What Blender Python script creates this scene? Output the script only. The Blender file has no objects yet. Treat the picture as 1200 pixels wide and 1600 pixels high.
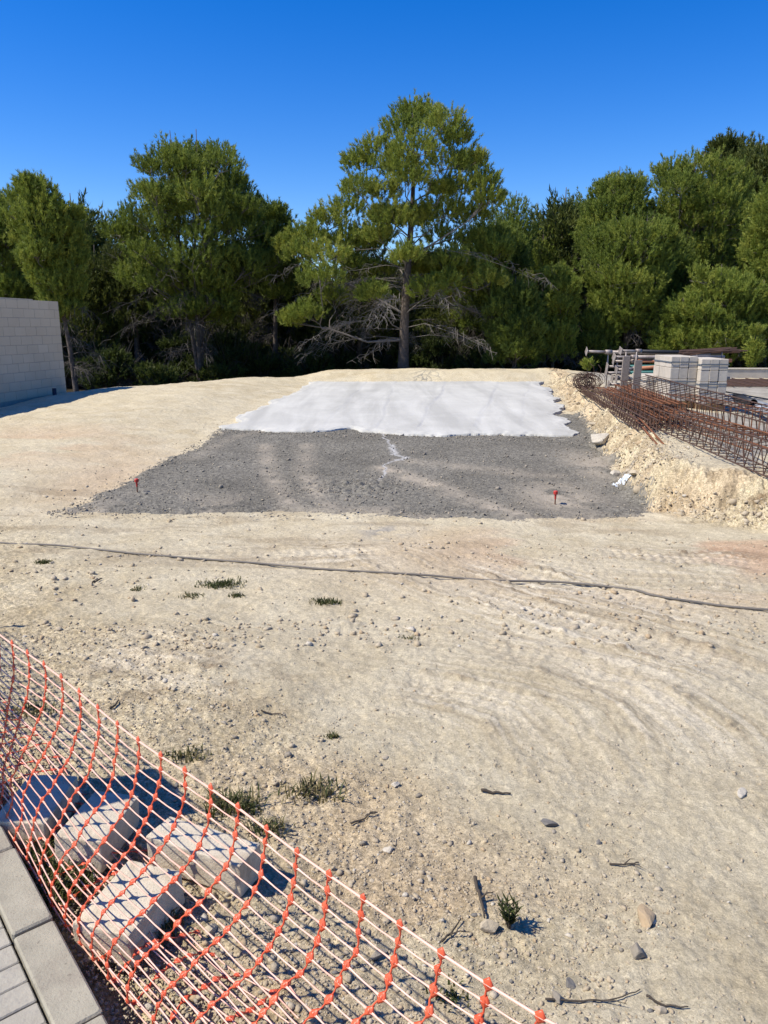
import bpy, math, random
import numpy as np
from mathutils import Vector, Matrix

# ------------------------------------------------------------------ camera, sky, sun, exposure
S = bpy.context.scene
COL = S.collection
EYE = 1.65
PITCH = 13.6
cam_d = bpy.data.cameras.new("camera")
cam = bpy.data.objects.new("camera", cam_d)
COL.objects.link(cam)
cam.location = (0, 0, EYE)
cam.rotation_euler = (math.radians(90 - PITCH), 0, 0)
cam_d.sensor_fit = 'VERTICAL'
cam_d.sensor_height = 34.667
cam_d.lens = 26.0
cam_d.clip_start = 0.02
cam_d.clip_end = 2000
S.camera = cam

SUN_EL = 51.0
SUN_AZ = 13.0          # shadows run to +x and this many degrees towards +y
a = math.radians(SUN_AZ)
e = math.radians(SUN_EL)
to_sun = Vector((-math.cos(a) * math.cos(e), -math.sin(a) * math.cos(e), math.sin(e)))
sun_d = bpy.data.lights.new("sun", 'SUN')
sun = bpy.data.objects.new("sun", sun_d)
COL.objects.link(sun)
sun.rotation_euler = to_sun.to_track_quat('Z', 'Y').to_euler()
sun_d.energy = 4.7
sun_d.angle = math.radians(0.5)
sun_d.color = (1.0, 0.94, 0.84)

world = bpy.data.worlds.new("World")
S.world = world
world.use_nodes = True
nt = world.node_tree
nt.nodes.clear()
sky = nt.nodes.new("ShaderNodeTexSky")
sky.sky_type = 'NISHITA'
sky.sun_disc = False
sky.sun_elevation = e
# Nishita: rotation 0 puts the sun on +Y, growing clockwise seen from above
sky.sun_rotation = math.atan2(to_sun.x, to_sun.y)
sky.altitude = 600
sky.air_density = 1.0
sky.dust_density = 0.25
sky.ozone_density = 4.0
hsv = nt.nodes.new("ShaderNodeHueSaturation")
hsv.inputs['Saturation'].default_value = 1.42
hsv.inputs['Hue'].default_value = 0.516
hsv.inputs['Value'].default_value = 1.0
bg = nt.nodes.new("ShaderNodeBackground")
bg.inputs['Strength'].default_value = 0.128
wo = nt.nodes.new("ShaderNodeOutputWorld")
nt.links.new(sky.outputs[0], hsv.inputs['Color'])
nt.links.new(hsv.outputs[0], bg.inputs['Color'])
nt.links.new(bg.outputs[0], wo.inputs['Surface'])
S.view_settings.view_transform = 'Standard'
S.view_settings.look = 'None'
S.view_settings.exposure = 0.47
S.view_settings.gamma = 1.0
S.cycles.max_bounces = 6
S.cycles.transparent_max_bounces = 8

cp, sp = math.cos(math.radians(PITCH)), math.sin(math.radians(PITCH))


def ray(px, py):
    """direction of the line of sight through a point of the 1200x1600 photograph, per unit of depth"""
    r, u = (px - 600) / 1200.0, (800 - py) / 1200.0
    return Vector((r, cp + u * sp, u * cp - sp))


def at_z(px, py, z):
    d = ray(px, py)
    return Vector((0, 0, EYE)) + d * ((z - EYE) / d.z)


def at_y(px, py, y):
    d = ray(px, py)
    return Vector((0, 0, EYE)) + d * (y / d.y)


# ------------------------------------------------------------------ small helpers
def tag(o, label=None, cat=None, group=None, kind=None):
    if label: o["label"] = label
    if cat: o["category"] = cat
    if group: o["group"] = group
    if kind: o["kind"] = kind
    return o


def empty(name, loc=(0, 0, 0), rz=0.0):
    o = bpy.data.objects.new(name, None)
    COL.objects.link(o)
    o.empty_display_size = 0.1
    o.location = loc
    o.rotation_euler = (0, 0, rz)
    return o


def mesh_np(name, V, F, mats, parent=None, smooth=False, mi=None, attrs=None):
    """V (n,3), F (m,3) or (m,4) arrays"""
    V = np.asarray(V, dtype=np.float32)
    F = np.asarray(F, dtype=np.int32)
    me = bpy.data.meshes.new(name)
    k = F.shape[1]
    me.vertices.add(len(V))
    me.vertices.foreach_set("co", V.ravel())
    me.loops.add(F.size)
    me.loops.foreach_set("vertex_index", F.ravel())
    me.polygons.add(len(F))
    me.polygons.foreach_set("loop_start", np.arange(0, F.size, k, dtype=np.int32))
    me.polygons.foreach_set("loop_total", np.full(len(F), k, dtype=np.int32))
    if smooth:
        me.polygons.foreach_set("use_smooth", np.ones(len(F), dtype=bool))
    if mi is not None:
        me.polygons.foreach_set("material_index", np.asarray(mi, dtype=np.int32))
    for m in (mats if isinstance(mats, (list, tuple)) else [mats]):
        me.materials.append(m)
    for an, av in (attrs or {}).items():
        at = me.attributes.new(an, 'FLOAT', 'POINT')
        at.data.foreach_set("value", np.asarray(av, dtype=np.float32))
    me.update(calc_edges=True)
    me.validate()
    o = bpy.data.objects.new(name, me)
    COL.objects.link(o)
    if parent: o.parent = parent
    return o


class MB:
    """collects shapes and links them as one mesh object"""

    def __init__(self):
        self.v, self.f, self.m = [], [], []

    def add(self, vs, fs, mat=0):
        b = len(self.v)
        self.v.extend([tuple(p) for p in vs])
        for q in fs:
            self.f.append(tuple(b + i for i in q))
            self.m.append(mat)

    def box(self, c, s, M=None, mat=0, bev=0.0):
        x, y, z = s[0] / 2, s[1] / 2, s[2] / 2
        c = Vector(c)
        if bev <= 0:
            vs = [(-x, -y, -z), (x, -y, -z), (x, y, -z), (-x, y, -z), (-x, -y, z), (x, -y, z), (x, y, z), (-x, y, z)]
            fs = [(0, 3, 2, 1), (4, 5, 6, 7), (0, 1, 5, 4), (1, 2, 6, 5), (2, 3, 7, 6), (3, 0, 4, 7)]
        else:
            b = bev
            ring = [(-x + b, -y), (x - b, -y), (x, -y + b), (x, y - b), (x - b, y), (-x + b, y), (-x, y - b), (-x, -y + b)]
            ins = [(px * (1 - b / x) if abs(px) > x - b * 1.01 else px, py * (1 - b / y) if abs(py) > y - b * 1.01 else py) for px, py in ring]
            vs, fs = [], []
            for pts, zz in ((ins, -z), (ring, -z + b), (ring, z - b), (ins, z)):
                vs += [(p[0], p[1], zz) for p in pts]
            for l in range(3):
                for i in range(8):
                    j = (i + 1) % 8
                    fs.append((l * 8 + i, l * 8 + j, l * 8 + 8 + j, l * 8 + 8 + i))
            fs.append(tuple(range(7, -1, -1)))
            fs.append(tuple(range(24, 32)))
        if M is not None:
            vs = [M @ Vector(p) for p in vs]
        self.add([Vector(p) + c for p in vs], fs, mat)

    def tube(self, pts, rad, n=6, mat=0, cap=True):
        pts = [Vector(p) for p in pts]
        if not isinstance(rad, (list, tuple)): rad = [rad] * len(pts)
        vs, fs = [], []
        t0 = (pts[1] - pts[0]).normalized()
        up = Vector((0, 0, 1)) if abs(t0.z) < 0.9 else Vector((1, 0, 0))
        nrm = t0.cross(up).normalized()
        for i, p in enumerate(pts):
            t = (pts[min(i + 1, len(pts) - 1)] - pts[max(i - 1, 0)])
            t = t.normalized() if t.length > 1e-9 else t0
            nrm = (nrm - t * nrm.dot(t))
            nrm = nrm.normalized() if nrm.length > 1e-6 else t.orthogonal().normalized()
            b = t.cross(nrm)
            for k in range(n):
                an = 2 * math.pi * k / n
                vs.append(p + (nrm * math.cos(an) + b * math.sin(an)) * rad[i])
        for i in range(len(pts) - 1):
            for k in range(n):
                j = (k + 1) % n
                fs.append((i * n + k, i * n + j, i * n + n + j, i * n + n + k))
        if cap:
            fs.append(tuple(range(n - 1, -1, -1)))
            fs.append(tuple(range((len(pts) - 1) * n, len(pts) * n)))
        self.add(vs, fs, mat)

    def build(self, name, mats, parent=None, smooth=False):
        me = bpy.data.meshes.new(name)
        me.from_pydata([tuple(p) for p in self.v], [], self.f)
        for m in (mats if isinstance(mats, (list, tuple)) else [mats]): me.materials.append(m)
        me.polygons.foreach_set("material_index", np.asarray(self.m, dtype=np.int32))
        if smooth: me.polygons.foreach_set("use_smooth", np.ones(len(self.f), dtype=bool))
        me.update()
        o = bpy.data.objects.new(name, me)
        COL.objects.link(o)
        if parent: o.parent = parent
        return o


def copy_tree(o, parent=None):
    c = o.copy()
    COL.objects.link(c)
    c.parent = parent
    for ch in [x for x in bpy.data.objects if x.parent == o]:
        copy_tree(ch, c)
    return c


# ------------------------------------------------------------------ noise (numpy)
def _h(ix, iy, seed):
    n = (ix.astype(np.int64) * 374761393 + iy.astype(np.int64) * 668265263 + seed * 974634777) & 0xFFFFFFFF
    n = ((n ^ (n >> 13)) * 1274126177) & 0xFFFFFFFF
    n = (n ^ (n >> 16)) & 0xFFFFFFFF
    return n.astype(np.float64) / 4294967295.0


def vn(x, y, seed=0):
    """smooth noise, -1..1"""
    x = np.asarray(x, float); y = np.asarray(y, float)
    ix, iy = np.floor(x), np.floor(y)
    fx, fy = x - ix, y - iy
    fx = fx * fx * fx * (fx * (fx * 6 - 15) + 10); fy = fy * fy * fy * (fy * (fy * 6 - 15) + 10)
    ix = ix.astype(np.int64); iy = iy.astype(np.int64)
    a_, b_ = _h(ix, iy, seed), _h(ix + 1, iy, seed)
    c_, d_ = _h(ix, iy + 1, seed), _h(ix + 1, iy + 1, seed)
    return 2 * ((a_ * (1 - fx) + b_ * fx) * (1 - fy) + (c_ * (1 - fx) + d_ * fx) * fy) - 1


def fbm(x, y, seed=0, octv=4, gain=0.5):
    s, am, f = 0.0, 1.0, 1.0
    for k in range(octv):
        s = s + am * vn(x * f + k * 17.3, y * f - k * 9.1, seed + k)
        am *= gain; f *= 2.03
    return s


def sst(a_, b_, x):
    t = np.clip((x - a_) / (b_ - a_), 0, 1)
    return t * t * (3 - 2 * t)


# ------------------------------------------------------------------ materials
def mat(name):
    m = bpy.data.materials.new(name)
    m.use_nodes = True
    t = m.node_tree
    b = t.nodes["Principled BSDF"]
    return m, t, b


def N(t, typ, **kw):
    n = t.nodes.new(typ)
    for k, v in kw.items():
        if k in n.inputs: n.inputs[k].default_value = v
        else: setattr(n, k, v)
    return n


def mixc(t, fac, A, B, mode='MIX'):
    n = t.nodes.new("ShaderNodeMix"); n.data_type = 'RGBA'; n.blend_type = mode
    for s, v in ((0, fac), (6, A), (7, B)):
        if isinstance(v, (int, float)): n.inputs[s].default_value = v
        elif isinstance(v, tuple): n.inputs[s].default_value = v + (1,) if len(v) == 3 else v
        else: t.links.new(v, n.inputs[s])
    return n.outputs[2]


def ramp(t, src, p0, p1, c0=(0, 0, 0), c1=(1, 1, 1)):
    r = t.nodes.new("ShaderNodeValToRGB")
    r.color_ramp.elements[0].position = p0; r.color_ramp.elements[1].position = p1
    r.color_ramp.elements[0].color = c0 + (1,); r.color_ramp.elements[1].color = c1 + (1,)
    t.links.new(src, r.inputs[0])
    return r.outputs[0]


def noise(t, vec, scale, detail=4, rough=0.55, dist=0.0):
    n = N(t, "ShaderNodeTexNoise", Scale=scale, Detail=detail, Roughness=rough, Distortion=dist)
    t.links.new(vec, n.inputs['Vector'])
    return n.outputs['Fac']


def obj_vec(t):
    return t.nodes.new("ShaderNodeTexCoord").outputs['Object']


def attr(t, name):
    n = t.nodes.new("ShaderNodeAttribute"); n.attribute_name = name
    return n.outputs['Fac']


def bump(t, b, h, dist=0.01, strength=1.0, prev=None):
    n = N(t, "ShaderNodeBump", Strength=strength, Distance=dist)
    t.links.new(h, n.inputs['Height'])
    if prev is not None: t.links.new(prev, n.inputs['Normal'])
    t.links.new(n.outputs[0], b.inputs['Normal'])
    return n.outputs[0]


def simple(name, col, rough=0.8, var=0.25, scale=8.0, bumpd=0.0, metal=0.0, col2=None, bscale=40.0, spec=0.3):
    m, t, b = mat(name)
    v = obj_vec(t)
    n = noise(t, v, scale, 6, 0.65)
    c2 = col2 or tuple(c * (1 - var) for c in col)
    t.links.new(mixc(t, ramp(t, n, 0.3, 0.7), c2, col), b.inputs['Base Color'])
    b.inputs['Roughness'].default_value = rough
    b.inputs['Metallic'].default_value = metal
    b.inputs['Specular IOR Level'].default_value = spec
    if bumpd: bump(t, b, noise(t, v, bscale, 6, 0.7), bumpd, 1.0)
    return m


def make_ground_mat():
    m, t, b = mat("dirt")
    v = obj_vec(t)
    big = noise(t, v, 0.35, 5, 0.6, 0.4)
    mid = noise(t, v, 2.2, 6, 0.62, 0.3)
    fine = noise(t, v, 28, 5, 0.7)
    c = mixc(t, ramp(t, big, 0.35, 0.65), (0.450, 0.378, 0.245), (0.530, 0.462, 0.318))
    c = mixc(t, ramp(t, mid, 0.36, 0.66), c, (0.580, 0.515, 0.368))
    c = mixc(t, attr(t, "red"), c, (0.49, 0.325, 0.205))
    c = mixc(t, attr(t, "crumb"), c, (0.25, 0.19, 0.12))
    c = mixc(t, attr(t, "pale"), c, (0.68, 0.61, 0.47))
    # grit: cells of several sizes, each its own tint
    for sc, amt in ((40, 0.40), (95, 0.55), (210, 0.60)):
        vo = N(t, "ShaderNodeTexVoronoi", Scale=sc); t.links.new(v, vo.inputs['Vector'])
        hs = t.nodes.new("ShaderNodeSeparateColor"); t.links.new(vo.outputs['Color'], hs.inputs[0])
        tint = ramp(t, hs.outputs[0], 0.0, 1.0, (0.64, 0.62, 0.58), (1.32, 1.30, 1.26))
        mk = N(t, "ShaderNodeMath", operation='MULTIPLY'); mk.inputs[1].default_value = amt
        gr = t.nodes.new("ShaderNodeMath"); gr.operation = 'ADD'; gr.inputs[1].default_value = 0.35
        t.links.new(attr(t, "grit"), gr.inputs[0]); t.links.new(gr.outputs[0], mk.inputs[0])
        c = mixc(t, mk.outputs[0], c, mixc(t, 1.0, c, tint, 'MULTIPLY'))
    c = mixc(t, attr(t, "grey"), c, mixc(t, ramp(t, mid, 0.35, 0.7), (0.27, 0.245, 0.20), (0.40, 0.365, 0.30)))
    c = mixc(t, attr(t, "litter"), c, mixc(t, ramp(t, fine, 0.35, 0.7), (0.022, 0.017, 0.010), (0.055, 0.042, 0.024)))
    t.links.new(c, b.inputs['Base Color'])
    b.inputs['Roughness'].default_value = 0.95
    b.inputs['Specular IOR Level'].default_value = 0.1
    p = bump(t, b, noise(t, v, 9, 6, 0.72), 0.016, 0.5)
    p = bump(t, b, noise(t, v, 45, 6, 0.78), 0.010, 0.7, p)
    vo = N(t, "ShaderNodeTexVoronoi", Scale=75.0); t.links.new(v, vo.inputs['Vector'])
    p = bump(t, b, vo.outputs['Distance'], 0.006, -0.55, p)
    bump(t, b, noise(t, v, 160, 4, 0.8), 0.006, 1.0, p)
    return m


M = {}
M['dirt'] = make_ground_mat()


def make_gravel_mat():
    m, t, b = mat("dark_gravel")
    v = obj_vec(t)
    big = noise(t, v, 0.8, 5, 0.6, 0.3)
    c = mixc(t, ramp(t, big, 0.35, 0.68), (0.135, 0.126, 0.102), (0.190, 0.178, 0.146))
    for sc, amt in ((45, 0.6), (100, 0.55)):
        vo = N(t, "ShaderNodeTexVoronoi", Scale=sc); t.links.new(v, vo.inputs['Vector'])
        hs = t.nodes.new("ShaderNodeSeparateColor"); t.links.new(vo.outputs['Color'], hs.inputs[0])
        c = mixc(t, amt, c, mixc(t, 1.0, c, ramp(t, hs.outputs[0], 0, 1, (0.45, 0.45, 0.46), (1.55, 1.53, 1.5)), 'MULTIPLY'))
    c = mixc(t, attr(t, "dusty"), c, (0.36, 0.31, 0.235))
    c = mixc(t, attr(t, "spill"), c, (0.42, 0.41, 0.38))
    t.links.new(c, b.inputs['Base Color'])
    b.inputs['Roughness'].default_value = 0.9
    b.inputs['Specular IOR Level'].default_value = 0.15
    vo = N(t, "ShaderNodeTexVoronoi", Scale=48.0); t.links.new(v, vo.inputs['Vector'])
    p = bump(t, b, vo.outputs['Distance'], 0.010, -0.7)
    bump(t, b, noise(t, v, 60, 4, 0.7), 0.012, 0.7, p)
    return m


M['gravel'] = make_gravel_mat()
M['rust'] = simple("rusty_steel", (0.225, 0.088, 0.036), 0.85, 0.5, 7, 0.001, 0.0, (0.105, 0.046, 0.026), 90)
M['darkrust'] = simple("dark_rusty_steel", (0.105, 0.056, 0.036), 0.8, 0.5, 9, 0.001, 0.0, (0.055, 0.036, 0.030), 90)
M['stone'] = simple("pale_stone", (0.50, 0.42, 0.295), 0.9, 0.3, 14, 0.006, bscale=60)
M['whitestone'] = simple("whitish_stone", (0.58, 0.52, 0.41), 0.9, 0.25, 9, 0.01, bscale=35)
M['greystone'] = simple("grey_stone", (0.34, 0.295, 0.225), 0.92, 0.4, 18, 0.004, bscale=70)
M['bluestone'] = simple("slate_stone", (0.20, 0.185, 0.16), 0.9, 0.35, 18, 0.004, bscale=70)
M['ochrestone'] = simple("ochre_stone", (0.46, 0.345, 0.21), 0.95, 0.3, 12, 0.004, bscale=60)
M['block'] = simple("cast_concrete", (0.64, 0.555, 0.41), 0.95, 0.2, 16, 0.004, bscale=110)
M['kerb'] = simple("kerb_concrete", (0.40, 0.365, 0.275), 0.95, 0.28, 9, 0.003, bscale=140)
M['galv'] = simple("galvanised_steel", (0.36, 0.33, 0.30), 0.55, 0.35, 6, 0.0, 0.3, (0.20, 0.15, 0.12))
M['redsteel'] = simple("orange_painted_steel", (0.48, 0.20, 0.10), 0.6, 0.4, 6)
M['teal'] = simple("teal_painted_steel", (0.035, 0.16, 0.15), 0.55, 0.3, 6)
M['oldwood'] = simple("weathered_wood", (0.30, 0.25, 0.205), 0.9, 0.35, 25, 0.003)
M['palletwood'] = simple("pallet_wood", (0.30, 0.21, 0.12), 0.9, 0.35, 20, 0.002)
M['strap'] = simple("blue_grey_strap", (0.12, 0.14, 0.16), 0.5, 0.1)
M['pvc'] = simple("grey_pvc", (0.30, 0.32, 0.34), 0.45, 0.15, 5)
M['black'] = simple("black_plastic", (0.025, 0.026, 0.030), 0.5, 0.2, 5)
M['cable'] = simple("dark_hose", (0.095, 0.088, 0.078), 0.7, 0.35, 3, 0.0, 0.0, (0.20, 0.175, 0.14))
M['redcap'] = simple("red_cap", (0.50, 0.045, 0.035), 0.5, 0.15)
M['bark'] = simple("pine_bark", (0.150, 0.122, 0.098), 0.95, 0.5, 9, 0.02, 0.0, (0.055, 0.042, 0.034), 26)
M['palebark'] = simple("grey_limb_bark", (0.215, 0.19, 0.165), 0.95, 0.45, 9, 0.008, bscale=30)
M['deadtwig'] = simple("dead_twig", (0.23, 0.205, 0.175), 0.95, 0.45, 3)
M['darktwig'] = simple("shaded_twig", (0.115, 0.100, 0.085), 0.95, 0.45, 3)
M['stick'] = simple("dry_stick", (0.085, 0.068, 0.050), 0.95, 0.35, 14)
M['blocker'] = simple("blocker_grey", (0.35, 0.36, 0.35), 0.5, 0.1)


def grime(m, col, amt, scale=5.0):
    t = m.node_tree; b = t.nodes["Principled BSDF"]
    src = b.inputs['Base Color'].links[0].from_socket
    v = obj_vec(t)
    f = mixc(t, ramp(t, noise(t, v, scale, 7, 0.7, 0.6), 0.48, 0.72), (0, 0, 0), (amt,) * 3)
    c = mixc(t, f, src, col)
    c = mixc(t, mixc(t, ramp(t, noise(t, v, 120, 3, 0.6), 0.62, 0.72), (0, 0, 0), (0.55,) * 3), c, (0.10, 0.085, 0.065))
    t.links.new(c, b.inputs['Base Color'])


grime(M['block'], (0.36, 0.27, 0.17), 0.75, 9)
grime(M['kerb'], (0.24, 0.20, 0.155), 0.7, 4)


def make_leaf(name, c0, c1, c2, trans=0.33):
    m, t, b = mat(name)
    tv = attr(t, "tint")
    oi = t.nodes.new("ShaderNodeObjectInfo")
    c = mixc(t, ramp(t, tv, 0.1, 0.55), c0, c1)
    c = mixc(t, ramp(t, tv, 0.55, 0.95), c, c2)
    t.links.new(c, b.inputs['Base Color'])
    b.inputs['Roughness'].default_value = 0.6
    b.inputs['Specular IOR Level'].default_value = 0.25
    tr = t.nodes.new("ShaderNodeBsdfTranslucent")
    t.links.new(c, tr.inputs['Color'])
    mx = t.nodes.new("ShaderNodeMixShader"); mx.inputs[0].default_value = trans
    t.links.new(b.outputs[0], mx.inputs[1]); t.links.new(tr.outputs[0], mx.inputs[2])
    t.links.new(mx.outputs[0], t.nodes["Material Output"].inputs['Surface'])
    return m


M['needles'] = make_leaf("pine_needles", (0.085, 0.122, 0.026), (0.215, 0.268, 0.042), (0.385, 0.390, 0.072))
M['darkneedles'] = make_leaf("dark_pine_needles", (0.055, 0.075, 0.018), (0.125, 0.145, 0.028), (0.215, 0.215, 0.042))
M['shrubleaf'] = make_leaf("shrub_leaves", (0.042, 0.058, 0.014), (0.080, 0.104, 0.020), (0.130, 0.145, 0.032))
M['grass'] = make_leaf("grass_blades", (0.050, 0.065, 0.016), (0.085, 0.098, 0.026), (0.20, 0.165, 0.075))

# ------------------------------------------------------------------ terrain
XL = lambda y: -3.36 + 0.0904 * (y - 7.85)
XR = lambda y: 2.69 + 0.1525 * (y - 7.85)
ZPY, ZPZ = [0, 3.5, 7.85, 13.5, 23.0, 60], [0.0, -0.01, -0.24, -0.15, 0.0, 0.0]


def d_bank(x, y):
    n = 0.13 * fbm(x * 1.3, y * 1.3, 5, 3)
    dr = (x - XR(y)) * 0.99
    df = (x - 2.69) * 0.77 + (y - 7.85) * 0.63
    return np.minimum(dr, df) + n


def d_edge(x, y):
    """positive on the plot, negative outside its far and left rim"""
    d1 = x + 7.3 + 0.25 * vn(y * 0.6, x * 0 + 3.0, 9)
    d2 = (x + 7.2) * 0.75 - (y - 18.7) * 0.66 + 0.2 * vn(x * 0.7, y * 0.7, 10)
    d3 = 25.4 + 0.05 * x - y + 0.0 * x
    d2 = np.where(y < 18, 9, d2)
    return np.minimum(np.minimum(d1, d2), d3)


# tyre tracks: polylines on the ground, read off the photograph
def px_line(pts, z=-0.05):
    return np.array([[at_z(p[0], p[1], z).x, at_z(p[0], p[1], z).y] for p in pts])


TRACKS = [
    (px_line([(560, 835), (640, 880), (760, 925), (900, 975), (1060, 1030), (1230, 1090)]), 0.16, 1.0),
    (px_line([(690, 850), (800, 885), (930, 920), (1080, 960), (1240, 1000)]), 0.16, 0.8),
    (px_line([(420, 985), (560, 990), (720, 1005), (860, 1040), (980, 1090), (1080, 1160), (1130, 1230), (1120, 1300)]), 0.15, 0.7),
    (px_line([(560, 1060), (680, 1080), (800, 1120), (880, 1190), (920, 1270), (880, 1330)]), 0.14, 0.6),
    (px_line([(150, 975), (260, 1010), (350, 1035), (470, 1050)]), 0.16, 1.0),
    (px_line([(760, 850), (900, 880), (1050, 890), (1240, 905)]), 0.2, 0.9),
    (px_line([(880, 845), (1000, 852), (1120, 860), (1240, 880)]), 0.16, 0.9),
    (px_line([(300, 850), (420, 852), (520, 850), (640, 840)]), 0.18, 0.8),
    (px_line([(640, 950), (760, 975), (860, 1010), (1000, 1060)]), 0.13, 0.7),
    (px_line([(1250, 1130), (1120, 1110), (960, 1060), (840, 1050)]), 0.13, 0.6),
]


def d_poly(x, y, P):
    best = np.full(x.shape, 1e9)
    along = np.zeros(x.shape)
    acc = 0.0
    for i in range(len(P) - 1):
        ax, ay = P[i]; bx, by = P[i + 1]
        L2 = (bx - ax) ** 2 + (by - ay) ** 2
        tt = np.clip(((x - ax) * (bx - ax) + (y - ay) * (by - ay)) / L2, 0, 1)
        cx, cy = ax + tt * (bx - ax), ay + tt * (by - ay)
        sg = np.sign((bx - ax) * (y - ay) - (by - ay) * (x - ax))
        d = np.hypot(x - cx, y - cy)
        k = d < np.abs(best)
        best = np.where(k, d * sg, best)
        along = np.where(k, acc + tt * math.sqrt(L2), along)
        acc += math.sqrt(L2)
    return best, along, acc


def terrain(x, y, masks=False, detail=True):
    x = np.asarray(x, float); y = np.asarray(y, float)
    zp = np.interp(y, ZPY, ZPZ)
    z = zp.copy()
    # ground left of the pad rises a little
    dl = XL(y) - x
    z += (0.10 + 0.12 * sst(10, 19, y)) * sst(-0.1, 2.4, dl) * sst(7.0, 10.0, y)
    # back berm
    z += 0.29 * sst(22.9, 24.3, y + 0.15 * vn(x, y, 3)) * sst(-3.3, -1.6, x)
    # plateau on the right with its rough bank
    db = d_bank(x, y)
    w = 0.5
    s = sst(0, w, db)
    top = 0.21 - 0.10 * sst(0.5, 3.0, db)
    z = z * (1 - s) + top * s
    rim = sst(-0.15, 0.15, db) * (1 - sst(0.55, 1.2, db))
    q_ = fbm(x * 3.4, y * 3.4, 21, 5, 0.62)
    rim *= 1 - 0.75 * sst(0.35, 0.7, db)
    z += rim * (0.04 * q_ + 0.045 * (0.5 - np.abs(fbm(x * 9.5, y * 9.5, 22, 5, 0.7))) + 0.012 * fbm(x * 25, y * 25, 23, 3, 0.7))
    z += 0.03 * np.exp(-((db - 0.55) / 0.22) ** 2) * sst(7.5, 10, y)
    # outside the rim the land falls into the wood and the next plot
    de = d_edge(x, y)
    drop = sst(0.0, 3.2, -de)
    z = z * (1 - drop) + (-0.75) * drop
    far = sst(34, 75, y + 0.35 * x)
    z += far * 7.5 * sst(-12, 30, x) + 6.0 * sst(44, 80, y)
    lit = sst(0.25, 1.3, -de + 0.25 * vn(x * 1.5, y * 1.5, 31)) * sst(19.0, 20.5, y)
    if not detail:
        return z
    fg = 1 - sst(9, 22, np.hypot(x, y))
    pad = sst(-0.1, 0.3, np.minimum(np.minimum(x - XL(y), XR(y) - x), y - 7.6)) * (y < 23.2)
    z += 0.022 * fbm(x * 0.9, y * 0.9, 41, 3) * (1 - 0.7 * lit) * (1 - 0.7 * pad)
    # cross-hatched roughness, streaked along the vehicle direction
    z += 0.006 * fbm(x * 4.1, y * 5.2, 42, 3) * (1 - 0.6 * pad)
    netw = sst(0.1, 1.1, (1.10 - 0.80 * x - y * 0.60) + 0.75 + 0.3 * vn(x * 2, y * 2, 55))   # loose soil by the kerb
    netw = np.clip(netw, 0, 1)
    gritty = np.clip(0.25 + 0.75 * np.maximum(netw, rim), 0, 1)
    z += (0.0025 + 0.0045 * gritty) * fbm(x * 17, y * 17, 43, 3, 0.65) * (1 - 0.7 * pad)
    z += (0.0025 + 0.006 * gritty) * np.maximum(0, fbm(x * 41, y * 41, 44, 2) - 0.15) * (1 - 0.7 * pad)
    crumb = np.zeros(x.shape); pale = np.zeros(x.shape)
    for i, (P, tw, am) in enumerate(TRACKS):
        P0, P1 = P.min(0) - 0.8, P.max(0) + 0.8
        k = (x > P0[0]) & (x < P1[0]) & (y > P0[1]) & (y < P1[1])
        if not k.any(): continue
        d, al, L = d_poly(x[k], y[k], P)
        d = d + 0.05 * vn(x[k] * 2.2, y[k] * 2.2, 60 + i)
        fade = sst(0, 0.5, al) * sst(0, 0.5, L - al) * am * (0.45 + 0.55 * sst(-0.3, 0.4, vn(x[k] * 0.9, y[k] * 0.9, 70 + i)))
        inner = np.exp(-(d / tw) ** 4)
        lip = np.exp(-((np.abs(d) - tw * 1.15) / (tw * 0.38)) ** 2)
        tread = np.sin(al * 2 * math.pi / 0.075 + 18 * np.abs(d)) * inner
        rough_ = np.maximum(0, fbm(x[k] * 14, y[k] * 14, 80 + i, 3, 0.6))
        z[k] += fade * (-0.015 * inner + lip * (0.008 + 0.022 * rough_) + 0.005 * tread)
        crumb[k] = np.maximum(crumb[k], fade * lip * np.clip(0.25 + rough_ * 1.2, 0, 1) * 0.9)
        wide = np.exp(-(d / (tw * 3.2)) ** 2) * fade
        stv = 0.8 * vn(d * 34, al * 0.9, 170 + i) + 0.7 * vn(d * 85, al * 1.6, 190 + i)
        z[k] += wide * 0.0035 * stv
        pale[k] = np.maximum(pale[k], np.maximum(fade * inner * 0.4, wide * 1.0 * sst(0.0, 0.8, stv)))
        crumb[k] = np.maximum(crumb[k], wide * 0.8 * sst(0.05, 0.8, -stv))
    if not masks:
        return z
    red = np.clip(1.0 * sst(0.0, 0.55, fbm(x * 0.55, y * 1.3, 90, 4) * 1.0 + 0.25) *
                  (np.exp(-(((x - 2.4) / 1.9) ** 2 + ((y - 5.9) / 1.0) ** 2)) + 0.5 * np.exp(-(((x + 5.4) / 1.5) ** 2 + ((y - 11.6) / 1.6) ** 2))
                   + 0.25 * rim + 0.35 * netw * np.exp(-((x - 0.3) / 0.9) ** 2) + 0.35 * np.exp(-(((x + 3.5) / 0.6) ** 2 + ((y - 9.5) / 1.5) ** 2))), 0, 1)
    pale += 0.5 * np.exp(-(((x + 1.15) / 0.6) ** 2 + ((y - 3.6) / 0.35) ** 2)) * sst(-0.2, 0.4, fbm(x * 3, y * 5, 95, 3))
    crumb += 0.6 * np.exp(-(((x + 1.0) / 0.7) ** 2 + ((y - 3.4) / 0.3) ** 2)) * sst(0.1, 0.5, fbm(x * 7, y * 9, 96, 3))
    crumb += 0.35 * sst(0.25, 0.7, fbm(x * 1.1, y * 3.2, 97, 4)) * sst(4.5, 6, y) * (1 - sst(8.5, 10, y))
    crumb += 0.65 * rim * sst(-0.1, 0.7, fbm(x * 5, y * 5, 101, 4))
    crumb += 0.18 * netw * sst(-0.4, 0.5, fbm(x * 2.5, y * 2.5, 98, 3))
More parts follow.
